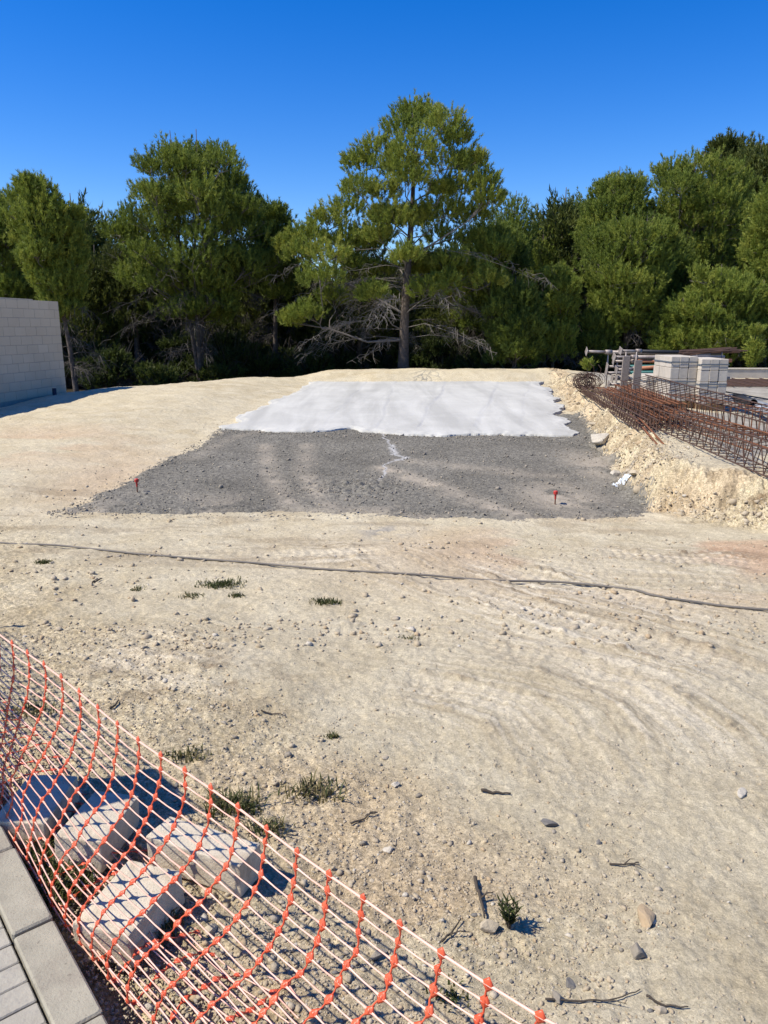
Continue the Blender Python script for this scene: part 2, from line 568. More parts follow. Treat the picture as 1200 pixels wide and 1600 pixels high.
    grey = sst(0.75, 1.5, db) * sst(-0.35, 0.25, fbm(x * 0.8, y * 0.8, 99, 4) + 0.35 - 0.6 * np.exp(-((y - 6.8) / 1.2) ** 2))
    grey = np.maximum(grey, 0.9 * np.exp(-((x - 0.0) ** 2 / 0.05 + (y - 6.85) ** 2 / 0.10)) * sst(-0.2, 0.3, fbm(x * 6, y * 6, 100, 3)))
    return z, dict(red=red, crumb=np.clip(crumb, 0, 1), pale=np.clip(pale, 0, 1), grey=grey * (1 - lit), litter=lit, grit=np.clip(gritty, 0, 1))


def tz(x, y):
    return float(terrain(np.array([x]), np.array([y]))[0])


def build_ground():
    cy = -1.5
    rr = np.concatenate([np.linspace(0.02, 2.2, 60)[:-1], np.exp(np.linspace(math.log(2.2), math.log(29), 1000))[:-1],
                         np.exp(np.linspace(math.log(29), math.log(700), 90))])
    an = np.concatenate([np.linspace(-180, -33, 70)[:-1], np.linspace(-33, 33, 800)[:-1], np.linspace(33, 180, 70)])
    an = np.radians(an)
    R_, A_ = np.meshgrid(rr, an, indexing='ij')
    X, Y = R_ * np.sin(A_), cy + R_ * np.cos(A_)
    z, mk = terrain(X.ravel(), Y.ravel(), masks=True)
    # keep the soil below the pavement that runs by the camera
    nx, ny = -0.773, -0.634
    side = (X.ravel() + 0.656) * nx + (Y.ravel() - 1.466) * ny
    z = np.where(side > -0.02, np.minimum(z, -0.06), z)
    z = z - 0.085 * np.exp(-((side + 0.06) / 0.10) ** 2)
    V = np.stack([X.ravel(), Y.ravel(), z], 1)
    nr, na = len(rr), len(an)
    i = np.arange(nr - 1)[:, None] * na + np.arange(na - 1)[None, :]
    F = np.stack([i, i + na, i + na + 1, i + 1], -1).reshape(-1, 4)
    F = F[:, ::-1]
    o = mesh_np("ground", V, F, M['dirt'], smooth=True, attrs=mk)
    tag(o, "dry beige dirt of the building plot with tyre tracks and rough bank", "ground", kind="structure")
    return o


build_ground()


# ------------------------------------------------------------------ gravel bed and concrete slab
def build_gravel():
    ys = np.exp(np.linspace(math.log(6.2), math.log(15.6), 560))
    us = np.linspace(-0.35, 1.12, 520)
    U, Y = np.meshgrid(us, ys)
    X = XL(Y) + U * (XR(Y) - XL(Y))
    x, y = X.ravel(), Y.ravel()
    el = x - XL(y); er = XR(y) - x
    # near edge of the bed, wavering; a tongue of dirt reaches in at the right
    near = np.interp(x, [-3.4, -2.0, -1.2, 0.3, 1.2, 2.0, 2.7], [7.80, 7.66, 7.75, 7.40, 7.28, 7.42, 7.65])
    en = y - near
    m_ = np.minimum(np.minimum(el, er + 0.12), en) + 0.10 * fbm(x * 2.3, y * 2.3, 201, 4, 0.6)
    spill_r = np.exp(-(((x - 1.95) / 0.42) ** 2 + ((y - 8.35) / 0.75) ** 2))
    spill_b = np.exp(-(((x - 2.85) / 0.38) ** 2 + ((y - 10.2) / 1.0) ** 2))
    dusty = np.clip(0.95 * spill_r + 0.8 * spill_b, 0, 1) * sst(-0.5, 0.35, fbm(x * 3, y * 3, 204, 4) + 0.25)
    for P, wd, amt in ((px_line([(415, 700), (420, 740), (445, 780), (500, 815)], -0.2), 0.13, 0.42), (px_line([(480, 700), (475, 740), (500, 780), (560, 815)], -0.2), 0.13, 0.36),
                       (px_line([(600, 735), (680, 760), (760, 790), (860, 822)], -0.2), 0.17, 0.55), (px_line([(640, 725), (740, 735), (860, 745)], -0.2), 0.25, 0.30),
                       (px_line([(300, 720), (360, 690), (460, 672)], -0.2), 0.15, 0.22)):
        d, al, L = d_poly(x, y, P)
        dusty = np.maximum(dusty, 1.9 * amt * np.exp(-(d / wd) ** 2) * (0.65 + 0.35 * fbm(x * 5, y * 5, 207, 3)))
    dusty = np.maximum(dusty, 0.45 * sst(0.1, 0.7, fbm(x * 1.6, y * 1.6, 205, 4)) * (1 - sst(0.1, 1.2, en)))
    dusty = np.maximum(dusty, 0.6 * (1 - sst(0.02, 0.22, m_)) * sst(-0.1, 0.6, fbm(x * 8, y * 8, 206, 3)))
    P = px_line([(592, 664), (598, 685), (612, 700), (618, 712), (634, 716), (612, 722), (598, 726), (604, 738), (594, 748)], -0.17)
    d, al, L = d_poly(x, y, P)
    d = np.abs(d + 0.03 * vn(x * 9, y * 9, 215))
    wd = np.where((al > L * 0.50) & (al < L * 0.75), 0.045, 0.017)
    spill = np.exp(-(d / wd) ** 2) * sst(-0.75, 0.0, vn(x * 22, y * 22, 208) + 0.2 + 0.4 * (1 - al / L))
    z = terrain(x, y)
    lift = 0.035 * sst(0.0, 0.22, m_) - 0.004
    z = z + lift + 0.005 * fbm(x * 22, y * 22, 202, 3, 0.65) + 0.004 * vn(x * 60, y * 60, 203)
    pile = np.exp(-(((x + 0.35) / 0.75) ** 2 + ((y - 8.9) / 0.55) ** 2))
    z += pile * 0.035 * np.maximum(0, fbm(x * 11, y * 11, 209, 3, 0.6))
    V = np.stack([x, y, z], 1)
    nyy, nu = U.shape
    i = np.arange(nyy - 1)[:, None] * nu + np.arange(nu - 1)[None, :]
    F = np.stack([i, i + 1, i + nu + 1, i + nu], -1).reshape(-1, 4)
    keep = (m_[F] > -0.02).all(1)
    F = F[keep]
    used = np.unique(F)
    remap = np.full(len(V), -1); remap[used] = np.arange(len(used))
    o = mesh_np("gravel_bed", V[used], remap[F], M['gravel'], smooth=True, attrs=dict(dusty=np.clip(dusty, 0, 1)[used], spill=np.clip(spill, 0, 1)[used]))
    tag(o, "dark grey crushed gravel bed in front of the white slab", "gravel bed", kind="structure")


build_gravel()


def build_slab():
    m, t, b = mat("fresh_concrete")
    v = obj_vec(t)
    n1 = noise(t, v, 0.9, 5, 0.6, 0.5)
    n2 = noise(t, v, 14, 6, 0.7)
    mp = N(t, "ShaderNodeMapping"); mp.inputs['Scale'].default_value = (1.0, 0.12, 1.0)
    mp.inputs['Rotation'].default_value = (0, 0, 0.12)
    t.links.new(v, mp.inputs['Vector'])
    st = noise(t, mp.outputs[0], 1.6, 4, 0.6, 0.6)
    c = mixc(t, ramp(t, n1, 0.35, 0.68), (0.480, 0.468, 0.412), (0.550, 0.537, 0.476))
    c = mixc(t, ramp(t, st, 0.40, 0.62), c, mixc(t, 1.0, c, (0.80, 0.80, 0.80), 'MULTIPLY'))
    c = mixc(t, ramp(t, n2, 0.52, 0.85), c, (0.42, 0.41, 0.39))
    c = mixc(t, attr(t, "seam"), c, (0.36, 0.36, 0.36))
    t.links.new(c, b.inputs['Base Color'])
    b.inputs['Roughness'].default_value = 0.9
    b.inputs['Specular IOR Level'].default_value = 0.2
    p = bump(t, b, st, 0.012, 0.4)
    bump(t, b, n2, 0.006, 0.7, p)
    # top as a grid in plot coordinates, its rim wavering and crumbling
    nu, nv = 300, 240
    u = np.linspace(0, 1, nu); w = np.linspace(0, 1, nv)
    Uo, Wo = np.meshgrid(u, w)
    y0 = 13.35 - 0.85 * Uo + 0.22 * vn(Uo * 5.0, Uo * 0 + 2, 301) + 0.06 * vn(Uo * 17, Uo * 0, 302) + 0.05 * vn(Uo * 75, Uo * 0, 303) * (0.5 + 0.5 * vn(Uo * 6, Uo * 0, 399))
    y0 += 0.28 * np.exp(-((Uo - 0.37) / 0.035) ** 2)
    y1 = 23.0 + 0.10 * vn(Uo * 7, Uo * 0, 304) - 0.15 * Uo
    Y = y0 + (y1 - y0) * Wo
    xl = XL(Y) - 0.05 + 0.14 * vn(Y * 1.4, Y * 0, 305) + 0.06 * vn(Y * 6, Y * 0, 306)
    xr = XR(Y) - 0.30 + 0.14 * vn(Y * 1.3, Y * 0, 307) + 0.07 * vn(Y * 3, Y * 0, 308) + 0.025 * vn(Y * 13, Y * 0, 309)
    X = xl + (xr - xl) * Uo
    x, y = X.ravel(), Y.ravel()
    zb = np.interp(y, ZPY, ZPZ)
    ed = np.minimum(np.minimum((Uo * 6.4), (1 - Uo) * 6.4), np.minimum(Wo, 1 - Wo) * 9.6).ravel()
    z = zb + 0.085 + 0.006 * fbm(x * 0.8, y * 0.5, 310, 3) - 0.025 * (1 - sst(0, 0.18, ed)) + 0.012 * vn(x * 9, y * 9, 311) * (1 - sst(0, 0.35, ed))
    seam = np.zeros(x.shape)
    for px0, px1, ph in ((700, 655, 1), (780, 745, 2), (575, 510, 4), (620, 590, 5), (828, 815, 6)):
        Pl = px_line([(px0 - (px0 - px1) * k / 7 + 2.2 * math.sin(ph * 3 + k * 2.1), 598 + (660 - 598) * k / 7) for k in range(8)], 0.0)
        d, al, L = d_poly(x, y, Pl)
        am = (0.5, 0.45, 0.25, 0.2, 0.2)[[1, 2, 4, 5, 6].index(ph)]
        q = np.exp(-((d + 0.06 * vn(x * 2, y * 0.8, 320 + ph)) / 0.035) ** 2) * (0.6 + 0.4 * vn(x * 3, y * 3, 330 + ph))
        seam = np.maximum(seam, am * q)
        z -= 0.006 * q
        z += 0.009 * am * sst(-0.4, 0, d) * (1 - sst(0, 0.02, d))
    V = np.stack([x, y, z], 1)
    i = np.arange(nv - 1)[:, None] * nu + np.arange(nu - 1)[None, :]
    F = np.stack([i, i + 1, i + nu + 1, i + nu], -1).reshape(-1, 4)
    # skirt: the rough side faces
    loop = np.concatenate([np.arange(nu), np.arange(1, nv) * nu + nu - 1, (nv - 1) * nu + np.arange(nu - 2, -1, -1), np.arange(nv - 2, 0, -1) * nu])
    lowv = V[loop].copy()
    ctr = np.array([0.8, 18.0, 0])
    dirv = lowv - ctr; dirv[:, 2] = 0
    dirv /= np.linalg.norm(dirv, axis=1)[:, None]
    jag = np.random.RandomState(3).rand(len(loop))
    lowv += dirv * (0.03 * (jag - 0.8))[:, None]
    lowv[:, 2] -= 0.14
    n0 = len(V)
    V = np.concatenate([V, lowv])
    k = np.arange(len(loop)); k2 = (k + 1) % len(loop)
    F = np.concatenate([F, np.stack([loop[k2], loop[k], n0 + k, n0 + k2], -1)])
    seam = np.concatenate([seam, np.full(len(loop), 0.5)])
    o = mesh_np("concrete_slab", V, F, m, smooth=False, attrs=dict(seam=np.clip(seam, 0, 1)))
    tag(o, "thin white slab of fresh concrete with ragged edges", "concrete slab", kind="structure")


build_slab()

# ------------------------------------------------------------------ loose stones (numpy)
PHI = (1 + 5 ** 0.5) / 2
ICO_V = np.array([(-1, PHI, 0), (1, PHI, 0), (-1, -PHI, 0), (1, -PHI, 0), (0, -1, PHI), (0, 1, PHI), (0, -1, -PHI), (0, 1, -PHI), (PHI, 0, -1), (PHI, 0, 1), (-PHI, 0, -1), (-PHI, 0, 1)]) / math.hypot(1, PHI)
ICO_F = np.array([(0, 11, 5), (0, 5, 1), (0, 1, 7), (0, 7, 10), (0, 10, 11), (1, 5, 9), (5, 11, 4), (11, 10, 2), (10, 7, 6), (7, 1, 8), (3, 9, 4), (3, 4, 2), (3, 2, 6), (3, 6, 8), (3, 8, 9), (4, 9, 5), (2, 4, 11), (6, 2, 10), (8, 6, 7), (9, 8, 1)])


def stones(name, xy, size, mats, weights, seed, sink=0.35, base=None):
    rs = np.random.RandomState(seed)
    n = len(xy)
    sc = size[:, None] * (0.55 + 0.8 * rs.rand(n, 3)); sc[:, 2] *= 0.7
    vv = ICO_V[None] * (0.45 + 0.85 * rs.rand(n, 12, 1)) * sc[:, None, :]
    an = rs.rand(n) * 6.283
    ca, sa = np.cos(an)[:, None], np.sin(an)[:, None]
    X = vv[:, :, 0] * ca - vv[:, :, 1] * sa; Y = vv[:, :, 0] * sa + vv[:, :, 1] * ca
    z0 = (terrain(xy[:, 0], xy[:, 1]) if base is None else base) + size * (0.5 - sink)
    V = np.stack([X + xy[:, 0:1], Y + xy[:, 1:2], vv[:, :, 2] + z0[:, None]], -1).reshape(-1, 3)
    F = (ICO_F[None] + 12 * np.arange(n)[:, None, None]).reshape(-1, 3)
    mi = np.repeat(rs.choice(len(mats), n, p=weights), 20)
    return mesh_np(name, V, F, mats, mi=mi)


def px_points(rs, n, box, z=0.0, pw=1.0):
    """ground points spread evenly over a stretch of the view, so near ones lie denser"""
    px = box[0] + (box[2] - box[0]) * rs.rand(n); py = box[1] + (box[3] - box[1]) * rs.rand(n)
    r, u = (px - 600) / 1200, (800 - py) / 1200
    dz = u * cp - sp
    k = (z - EYE) / dz
    return np.stack([r * k, (cp + u * sp) * k], 1)


SIDE = lambda x, y: (x + 0.656) * -0.773 + (y - 1.466) * -0.634      # >0 on the pavement


def build_pebbles():
    rs = np.random.RandomState(11)
    P = px_points(rs, 70000, (-150, 960, 1300, 1900))
    netw = sst(0.1, 1.1, (1.10 - 0.80 * P[:, 0] - P[:, 1] * 0.60) + 0.85 + 0.35 * vn(P[:, 0] * 2, P[:, 1] * 2, 55))
    keep = (rs.rand(len(P)) < 0.02 + 0.62 * netw + 0.10 * sst(0.2, 0.6, vn(P[:, 0] * 1.4, P[:, 1] * 2.2, 56))) & (SIDE(P[:, 0], P[:, 1]) < -0.03)
    P = P[keep]
    d = np.hypot(P[:, 0], P[:, 1])
    size = 0.0017 * (1 + 0.22 * d) * np.exp(0.62 * np.abs(rs.randn(len(P))))
    size = np.minimum(size, 0.008 + 0.008 * netw[keep])
    o = stones("pebbles", P, size, [M['stone'], M['dirtstone'], M['greystone'], M['ochrestone'], M['whitestone'], M['bluestone']], [0.36, 0.46, 0.06, 0.05, 0.05, 0.02], 12)
    tag(o, "loose pebbles and grit strewn over the bare dirt", "pebbles", kind="stuff")
    # far dirt: sparse clods
    P = px_points(rs, 9000, (-100, 640, 1300, 1010))
    x, y = P[:, 0], P[:, 1]
    inpad = (x > XL(y) - 0.1) & (x < XR(y) + 0.05) & (y > 7.5)
    near_edge = np.exp(-((XL(y) - x - 0.25) / 0.3) ** 2) * (y > 7.6)
    keep = (~inpad) & (y < 24.5) & (rs.rand(len(P)) < 0.10 + 0.3 * sst(0.2, 0.6, vn(x * 1.0, y * 2.4, 57)) + 0.6 * near_edge) & (x < XR(y) + 0.9)
    P = P[keep]
    size = np.minimum(0.008 * np.exp(0.55 * np.abs(rs.randn(len(P)))), 0.03)
    o = stones("dirt_clods", P, size, [M['stone'], M['dirtstone'], M['ochrestone'], M['whitestone']], [0.35, 0.5, 0.1, 0.05], 13)
    tag(o, "small dirt clods scattered round the gravel bed", "clods", kind="stuff")
    # bank rubble
    n = 8000
    y = 6.6 + (24 - 6.6) * rs.rand(n) ** 1.5
    t_ = rs.randn(n) * 0.25 + 0.28
    x = XR(y) + t_
    k = y < 8.2
    xf = 2.69 + rs.rand(n) * 3.0
    yf = 7.85 - (xf - 2.69) * 1.22 + 0.45 * rs.rand(n) + 0.05
    x = np.where(k, xf, x); y = np.where(k, yf, y)
    size = np.minimum(0.0085 * np.exp(0.62 * np.abs(rs.randn(n))), 0.06)
    o = stones("bank_rubble", np.stack([x, y], 1), size, [M['stone'], M['dirtstone'], M['ochrestone'], M['whitestone']], [0.46, 0.50, 0.03, 0.01], 14, 0.62)
    tag(o, "crumbly beige rubble covering the bank beside the slab", "rubble", kind="stuff")
    # gravel chips on the bed
    n = 15000
    y = 7.4 + 6.2 * rs.rand(n) ** 1.3
    x = XL(y) + (XR(y) - XL(y)) * rs.rand(n)
    hot = np.exp(-(((x + 0.35) / 0.7) ** 2 + ((y - 8.9) / 0.5) ** 2)) + 0.9 * np.exp(-((y - 13.15 + 0.13 * (x + 3)) / 0.25) ** 2) + 0.5 * np.exp(-((x - XL(y) - 0.1) / 0.2) ** 2)
    keep = rs.rand(n) < 0.18 + hot
    x, y = x[keep], y[keep]
    size = np.minimum(0.0062 * np.exp(0.5 * np.abs(rs.randn(len(x)))), 0.035)
    o = stones("gravel_chips", np.stack([x, y], 1), size, [M['greystone'], M['bluestone'], M['stone']], [0.72, 0.16, 0.12], 15, 0.3, terrain(x, y) + 0.035)
    tag(o, "loose grey chips lying on the dark gravel bed", "gravel chips", kind="stuff")


M['dirtstone'] = simple("dirt_clod", (0.46, 0.375, 0.25), 0.95, 0.25, 20, 0.004, bscale=80)
build_pebbles()


def rock(name, loc, size, m, seed, label, cat="stone", group=None, rz=0.0, sink=0.3):
    rs = np.random.RandomState(seed)
    import bmesh
    bm = bmesh.new()
    bmesh.ops.create_icosphere(bm, subdivisions=3, radius=1.0)
    planes = [(rs.randn(3), 0.42 + 0.34 * rs.rand()) for _ in range(13)]
    for vtx in bm.verts:
        p = np.array(vtx.co)
        for nrm, dd in planes:
            nn = nrm / np.linalg.norm(nrm)
            q = p.dot(nn)
            if q > dd: p = p - nn * (q - dd) * 0.9
        p *= 1 + 0.05 * float(vn(np.array([p[0] * 4 + seed]), np.array([p[1] * 4 + p[2] * 3]), seed)[0])
        vtx.co = (p[0] * size[0] / 2, p[1] * size[1] / 2, p[2] * size[2] / 2)
    me = bpy.data.meshes.new(name); bm.to_mesh(me); bm.free()
    me.materials.append(m)
    o = bpy.data.objects.new(name, me); COL.objects.link(o)
    o.location = (loc[0], loc[1], loc[2] + size[2] * (0.5 - sink)); o.rotation_euler = (0.1, -0.08, rz)
    tag(o, label, cat, group)
    return o


def on_ground(px, py, it=6):
    z = -0.05
    for _ in range(it):
        p = at_z(px, py, z)
        z = tz(p.x, p.y)
    return Vector((p.x, p.y, z))


ROCKS = [
    (938, 702, (0.42, 0.30, 0.20), 'whitestone', "whitish boulder at the foot of the bank beside the slab corner"),
    (962, 741, (0.20, 0.14, 0.10), 'whitestone', "small white stone low on the bank above the plastic scrap"),
    (1012, 1437, (0.105, 0.06, 0.04), 'ochrestone', "flat ochre stone above the grey stone in the foreground dirt"),
    (996, 1492, (0.060, 0.048, 0.045), 'greystone', "grey angular stone below the flat ochre stone in the dirt"),
    (855, 1288, (0.075, 0.05, 0.024), 'bluestone', "slate coloured stone half buried in the bare dirt"),
    (768, 1452, (0.07, 0.055, 0.045), 'stone', "tan lump of earth beside the little green plant"),
    (1160, 1240, (0.085, 0.035, 0.015), 'whitestone', "thin pale flake of stone near the frame edge"),
    (935, 1318, (0.03, 0.025, 0.018), 'bluestone', "tiny blue grey stone lower than the slate coloured one"),
    (606, 1330, (0.045, 0.033, 0.022), 'whitestone', "small white pebble in the dirt by the net top"),
    (618, 1228, (0.04, 0.03, 0.02), 'whitestone', "small pale pebble beside the dry grass tuft"),
    (600, 1185, (0.04, 0.03, 0.02), 'stone', "beige pebble in the trampled dirt beyond the grass tuft"),
    (890, 1540, (0.05, 0.03, 0.02), 'bluestone', "dark pebble near the cord end at the picture bottom"),
    (870, 1562, (0.045, 0.03, 0.02), 'greystone', "grey pebble beside the net corner at the picture bottom"),
    (1030, 1580, (0.04, 0.028, 0.022), 'stone', "beige pebble at the very bottom of the picture"),
    (590, 1495, (0.06, 0.042, 0.03), 'greystone', "grey pebble lying in the net shade"),
    (330, 1455, (0.05, 0.05, 0.035), 'stone', "round tan stone below the largest kerb block"),
    (990, 768, (0.26, 0.16, 0.09), 'stone', "beige rock sticking out of the lower bank near the gravel"),
    (926, 671, (0.22, 0.15, 0.10), 'stone', "beige rock under the bank beside the white slab edge"),
]
for i, (px, py, sz, mk, lb) in enumerate(ROCKS):
    rock("stone", on_ground(px, py), sz, M[mk], 400 + i, lb, rz=i * 0.7)


# ------------------------------------------------------------------ pavement and kerb
def build_pavement():
    KD = Vector((-0.634, 0.773, 0)); KN = Vector((0.773, 0.634, 0))   # along the kerb, and outwards to the plot
    K0 = Vector((-0.656, 1.466, 0))
    rz = math.atan2(KD.y, KD.x)
    MR = Matrix.Rotation(rz, 3, 'Z')
    kb = MB()
    L = 0.375
    rnd = random.Random(4)
    for i in range(-6, 11):
        s0 = 0.0 + i * L
        c = K0 + KD * (s0 + L / 2) - KN * (0.052 + rnd.uniform(-0.004, 0.004))
        kb.box((c.x, c.y, -0.025 + rnd.uniform(-0.003, 0.003)), (L - 0.006, 0.102, 0.25), MR, 0, 0.005)
    o = kb.build("kerb", M['kerb'])
    tag(o, "worn grey kerb stones along the pavement edge", "kerb", kind="structure")
    m, t, b = mat("ribbed_paving")
    v = obj_vec(t)
    n1 = noise(t, v, 7, 6, 0.65); n2 = noise(t, v, 90, 4, 0.7)
    c = mixc(t, ramp(t, n1, 0.3, 0.7), (0.30, 0.275, 0.215), (0.41, 0.38, 0.305))
    c = mixc(t, ramp(t, n2, 0.5, 0.8), c, (0.26, 0.24, 0.21))
    t.links.new(c, b.inputs['Base Color']); b.inputs['Roughness'].default_value = 0.9
    bump(t, b, n2, 0.003, 0.8)
    pv = MB()
    W, D = 0.30, 0.075
    for i in range(-40, 60):
        for j in range(0, 7):
            c = K0 + KD * (0.03 + i * D) - KN * (0.1065 + W / 2 + j * (W + 0.006))
            pv.box((c.x, c.y, 0.035 + rnd.uniform(-0.0015, 0.0015)), (D - 0.003, W, 0.10), MR, 0, 0.003)
    c = K0 + KD * 0.6 - KN * 1.15
    pv.box((c.x, c.y, -0.01), (6.4, 1.85, 0.13), MR)
    o = pv.build("pavement", m)
    tag(o, "grey pavement of narrow ribbed paving stones", "pavement", kind="structure")


build_pavement()


# ------------------------------------------------------------------ the orange safety net
def build_net():
    m1, t, b = mat("orange_plastic")
    v = obj_vec(t)
    t.links.new(mixc(t, ramp(t, noise(t, v, 9, 3), 0.3, 0.7), (0.78, 0.115, 0.045), (0.86, 0.17, 0.075)), b.inputs['Base Color'])
    b.inputs['Roughness'].default_value = 0.38
    tr = t.nodes.new("ShaderNodeBsdfTranslucent"); tr.inputs['Color'].default_value = (0.9, 0.16, 0.08, 1)
    mx = t.nodes.new("ShaderNodeMixShader"); mx.inputs[0].default_value = 0.25
    t.links.new(b.outputs[0], mx.inputs[1]); t.links.new(tr.outputs[0], mx.inputs[2])
    t.links.new(mx.outputs[0], t.nodes["Material Output"].inputs['Surface'])
    m2 = simple("glint_pale_strand", (0.80, 0.52, 0.41), 0.35, 0.15, 12, col2=(0.80, 0.38, 0.26), spec=0.6)  # lengthwise strands: sun glint on stretched plastic put into the pale colour
    A = Vector((0.186, 1.0875, 0.5625)); D = Vector((-0.754, 0.656, 0.0))
    CELL, ROW = 0.100, 0.0385
    K0 = Vector((-0.656, 1.466, 0)); KD = Vector((-0.634, 0.773, 0)); KN = Vector((0.773, 0.634, 0))
    rnd = random.Random(8)
    NC, NR = 51, 26
    c0 = -7
    P = [[None] * NR for _ in range(NC)]
    for i in range(NC):
        s = (c0 + i) * CELL
        far = min(1.0, max(0.0, (s - 2.3) / 1.8))
        n1 = float(vn(np.array([s * 1.7]), np.array([3.3]), 500)[0]); n2 = float(vn(np.array([s * 2.6]), np.array([7.3]), 501)[0])
        T = A + D * s + Vector((0.012 * n1, 0.012 * n2, 0.19 * sst(0.4, 2.9, s) + 0.33 * sst(2.6, 4.3, s) + 0.008 * n2))
        kk = (T - K0).dot(KD) + 0.14 + 0.04 * n2
        Kb = K0 + KD * kk + KN * (0.035 + 0.09 * (1 - sst(0.2, 0.9, s)) + 0.025 * n1)
        Kb = Kb.lerp(T + KN * 0.05, far); Kb.z = 0.03 + 0.015 * n2 + 0.04 * far
        C1 = T + Vector((0, 0, -0.27 - 0.03 * n1))
        C2 = Kb + Vector((0, 0, 0.20 + 0.04 * n2)) - KN * (0.04 * (1 - far))
        path = []
        for q in range(41):
            w = q / 40; v_ = 1 - w
            path.append(T * v_ ** 3 + C1 * (3 * w * v_ * v_) + C2 * (3 * w * w * v_) + Kb * w ** 3)
        end = path[-1].copy()
        for q in range(1, 12):
            w = q / 11
            pz = end + KN * (0.24 * w) + KD * (0.08 * w * n1)
            pz.z = max(0.02, tz(pz.x, pz.y) + 0.012) + 0.05 * math.sin(w * math.pi) * (0.6 + 0.5 * n2)
            path.append(pz)
        # walk the path in equal steps
        r, acc, k, cur = 0, 0.0, 0, path[0].copy()
        P[i][0] = cur.copy(); r = 1
        while r < NR:
            need = ROW * (1 + 0.05 * math.sin(i * 0.7 + r))
            while k < len(path) - 1 and (path[k + 1] - cur).length < need:
                need -= (path[k + 1] - cur).length
                cur = path[k + 1].copy(); k += 1
            if k >= len(path) - 1:
                d = (path[-1] - path[-2]).normalized(); cur = cur + d * need
            else:
                cur = cur + (path[k + 1] - cur).normalized() * need
            w = r / NR
            jx = 0.022 * w * float(vn(np.array([i * 0.31]), np.array([r * 0.37]), 502)[0])
            P[i][r] = cur + KN * jx + KD * (0.03 * math.sin(w * 3.1) * float(vn(np.array([i * 0.17 + 5]), np.array([r * 0.13]), 505)[0]) + 0.008 * float(vn(np.array([i * 0.9]), np.array([r * 0.7]), 506)[0])) + Vector((0, 0, 0.006 * w * float(vn(np.array([i * 0.43]), np.array([r * 0.41]), 503)[0])))
            r += 1
    root = empty("safety_net", A)
    tag(root, "orange plastic safety net sagging along the kerb over the blocks", "safety net")
    mb = MB(); cord = MB()

    def strand(mbx, p, q, w0, w1, mat_, bow=None):
        d = q - p
        mid = (p + q) / 2 + (bow or Vector((0, 0, 0)))
        mbx.tube([p, p.lerp(mid, 0.45), mid, q.lerp(mid, 0.45), q], [w0, w1 * 1.1, w1, w1 * 1.1, w0], 4, mat_, cap=False)

    for i in range(NC):
        for r in range(NR):
            p = P[i][r]
            # knot: a flattened lozenge
            tu = ((P[min(i + 1, NC - 1)][r] - P[max(i - 1, 0)][r])).normalized()
            tv = ((P[i][min(r + 1, NR - 1)] - P[i][max(r - 1, 0)])).normalized()
            nn = tu.cross(tv).normalized()
            k = 0.0135 * rnd.uniform(0.9, 1.12)
            ring = [tu * k * 0.9, (tu + tv) * k * 0.52, tv * k * 1.15, (tv - tu) * k * 0.52, -tu * k * 0.9, (-tu - tv) * k * 0.52, -tv * k * 1.15, (tu - tv) * k * 0.52]
            vs = [p + w for w in ring] + [p + nn * 0.0028 + w * 0.6 for w in ring] + [p - nn * 0.0028 + w * 0.6 for w in ring]
            fs = []
            for q in range(8):
                q2 = (q + 1) % 8
                fs += [(q, q2, 8 + q2, 8 + q), (q2, q, 16 + q, 16 + q2)]
            fs += [tuple(range(8, 16)), tuple(range(23, 15, -1))]
            mb.add(vs, fs, 0)
            if i + 1 < NC:
                sag = Vector((0, 0, -0.002))
                if r == 0:
                    strand(cord, p, P[i + 1][r], 0.0038, 0.0030, 0)
                else:
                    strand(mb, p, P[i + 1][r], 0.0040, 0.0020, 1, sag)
            if r + 1 < NR:
                bow = tu * (0.004 * math.sin(i * 1.3 + r * 1.9))
                strand(mb, p, P[i][r + 1], 0.0056, 0.0020, 0, bow)
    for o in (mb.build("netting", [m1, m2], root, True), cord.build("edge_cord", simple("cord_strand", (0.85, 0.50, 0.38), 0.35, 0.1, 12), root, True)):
        o.matrix_parent_inverse = Matrix.Translation(-A)
    return P


NETP = build_net()


def post(px, loc, h, label):
    r = empty("net_post", loc)
    tag(r, label, "post")
    mb = MB(); mb.tube([(0, 0, -0.1), (0, 0, h)], 0.007, 8); mb.build("bar", M['rust'], r)
    mb = MB(); mb.tube([(0, 0, h - 0.05), (0, 0, h - 0.02), (0, 0, h + 0.012), (0, 0, h + 0.03)], [0.014, 0.020, 0.020, 0.008], 10); mb.build("safety_cap", M['redcap'], r)


post(None, (-3.14, 3.99, 0.0), 1.22, "rusty bar with a red cap holding up the far end of the net")
post(None, (0.735, 0.61, 0.0), 0.62, "rusty bar with a red cap holding up the near end of the net")

# added box-shaped cabinet on the pavement, outside the view, that shades the soil by the kerb
cb = empty("unseen_blocker", (-1.98, 2.16, 0.085), math.atan2(0.773, -0.634))
tag(cb, "unseen grey cabinet standing on the pavement behind the net", "blocker")
mb = MB(); mb.box((0, 0, 0.63), (0.30, 0.26, 1.26), None, 0, 0.01); mb.build("body", M['blocker'], cb)
mb = MB(); mb.box((0, 0, 1.285), (0.34, 0.30, 0.05), None, 0, 0.01); mb.build("lid", M['blocker'], cb)
mb = MB(); mb.box((0, -0.134, 0.64), (0.25, 0.008, 1.08), None, 0, 0.003); dd = mb.build("door", M['blocker'], cb)
mb = MB(); mb.box((0.09, -0.145, 0.6), (0.02, 0.014, 0.08), None, 0, 0.003); hh = mb.build("handle", M['black'], dd)


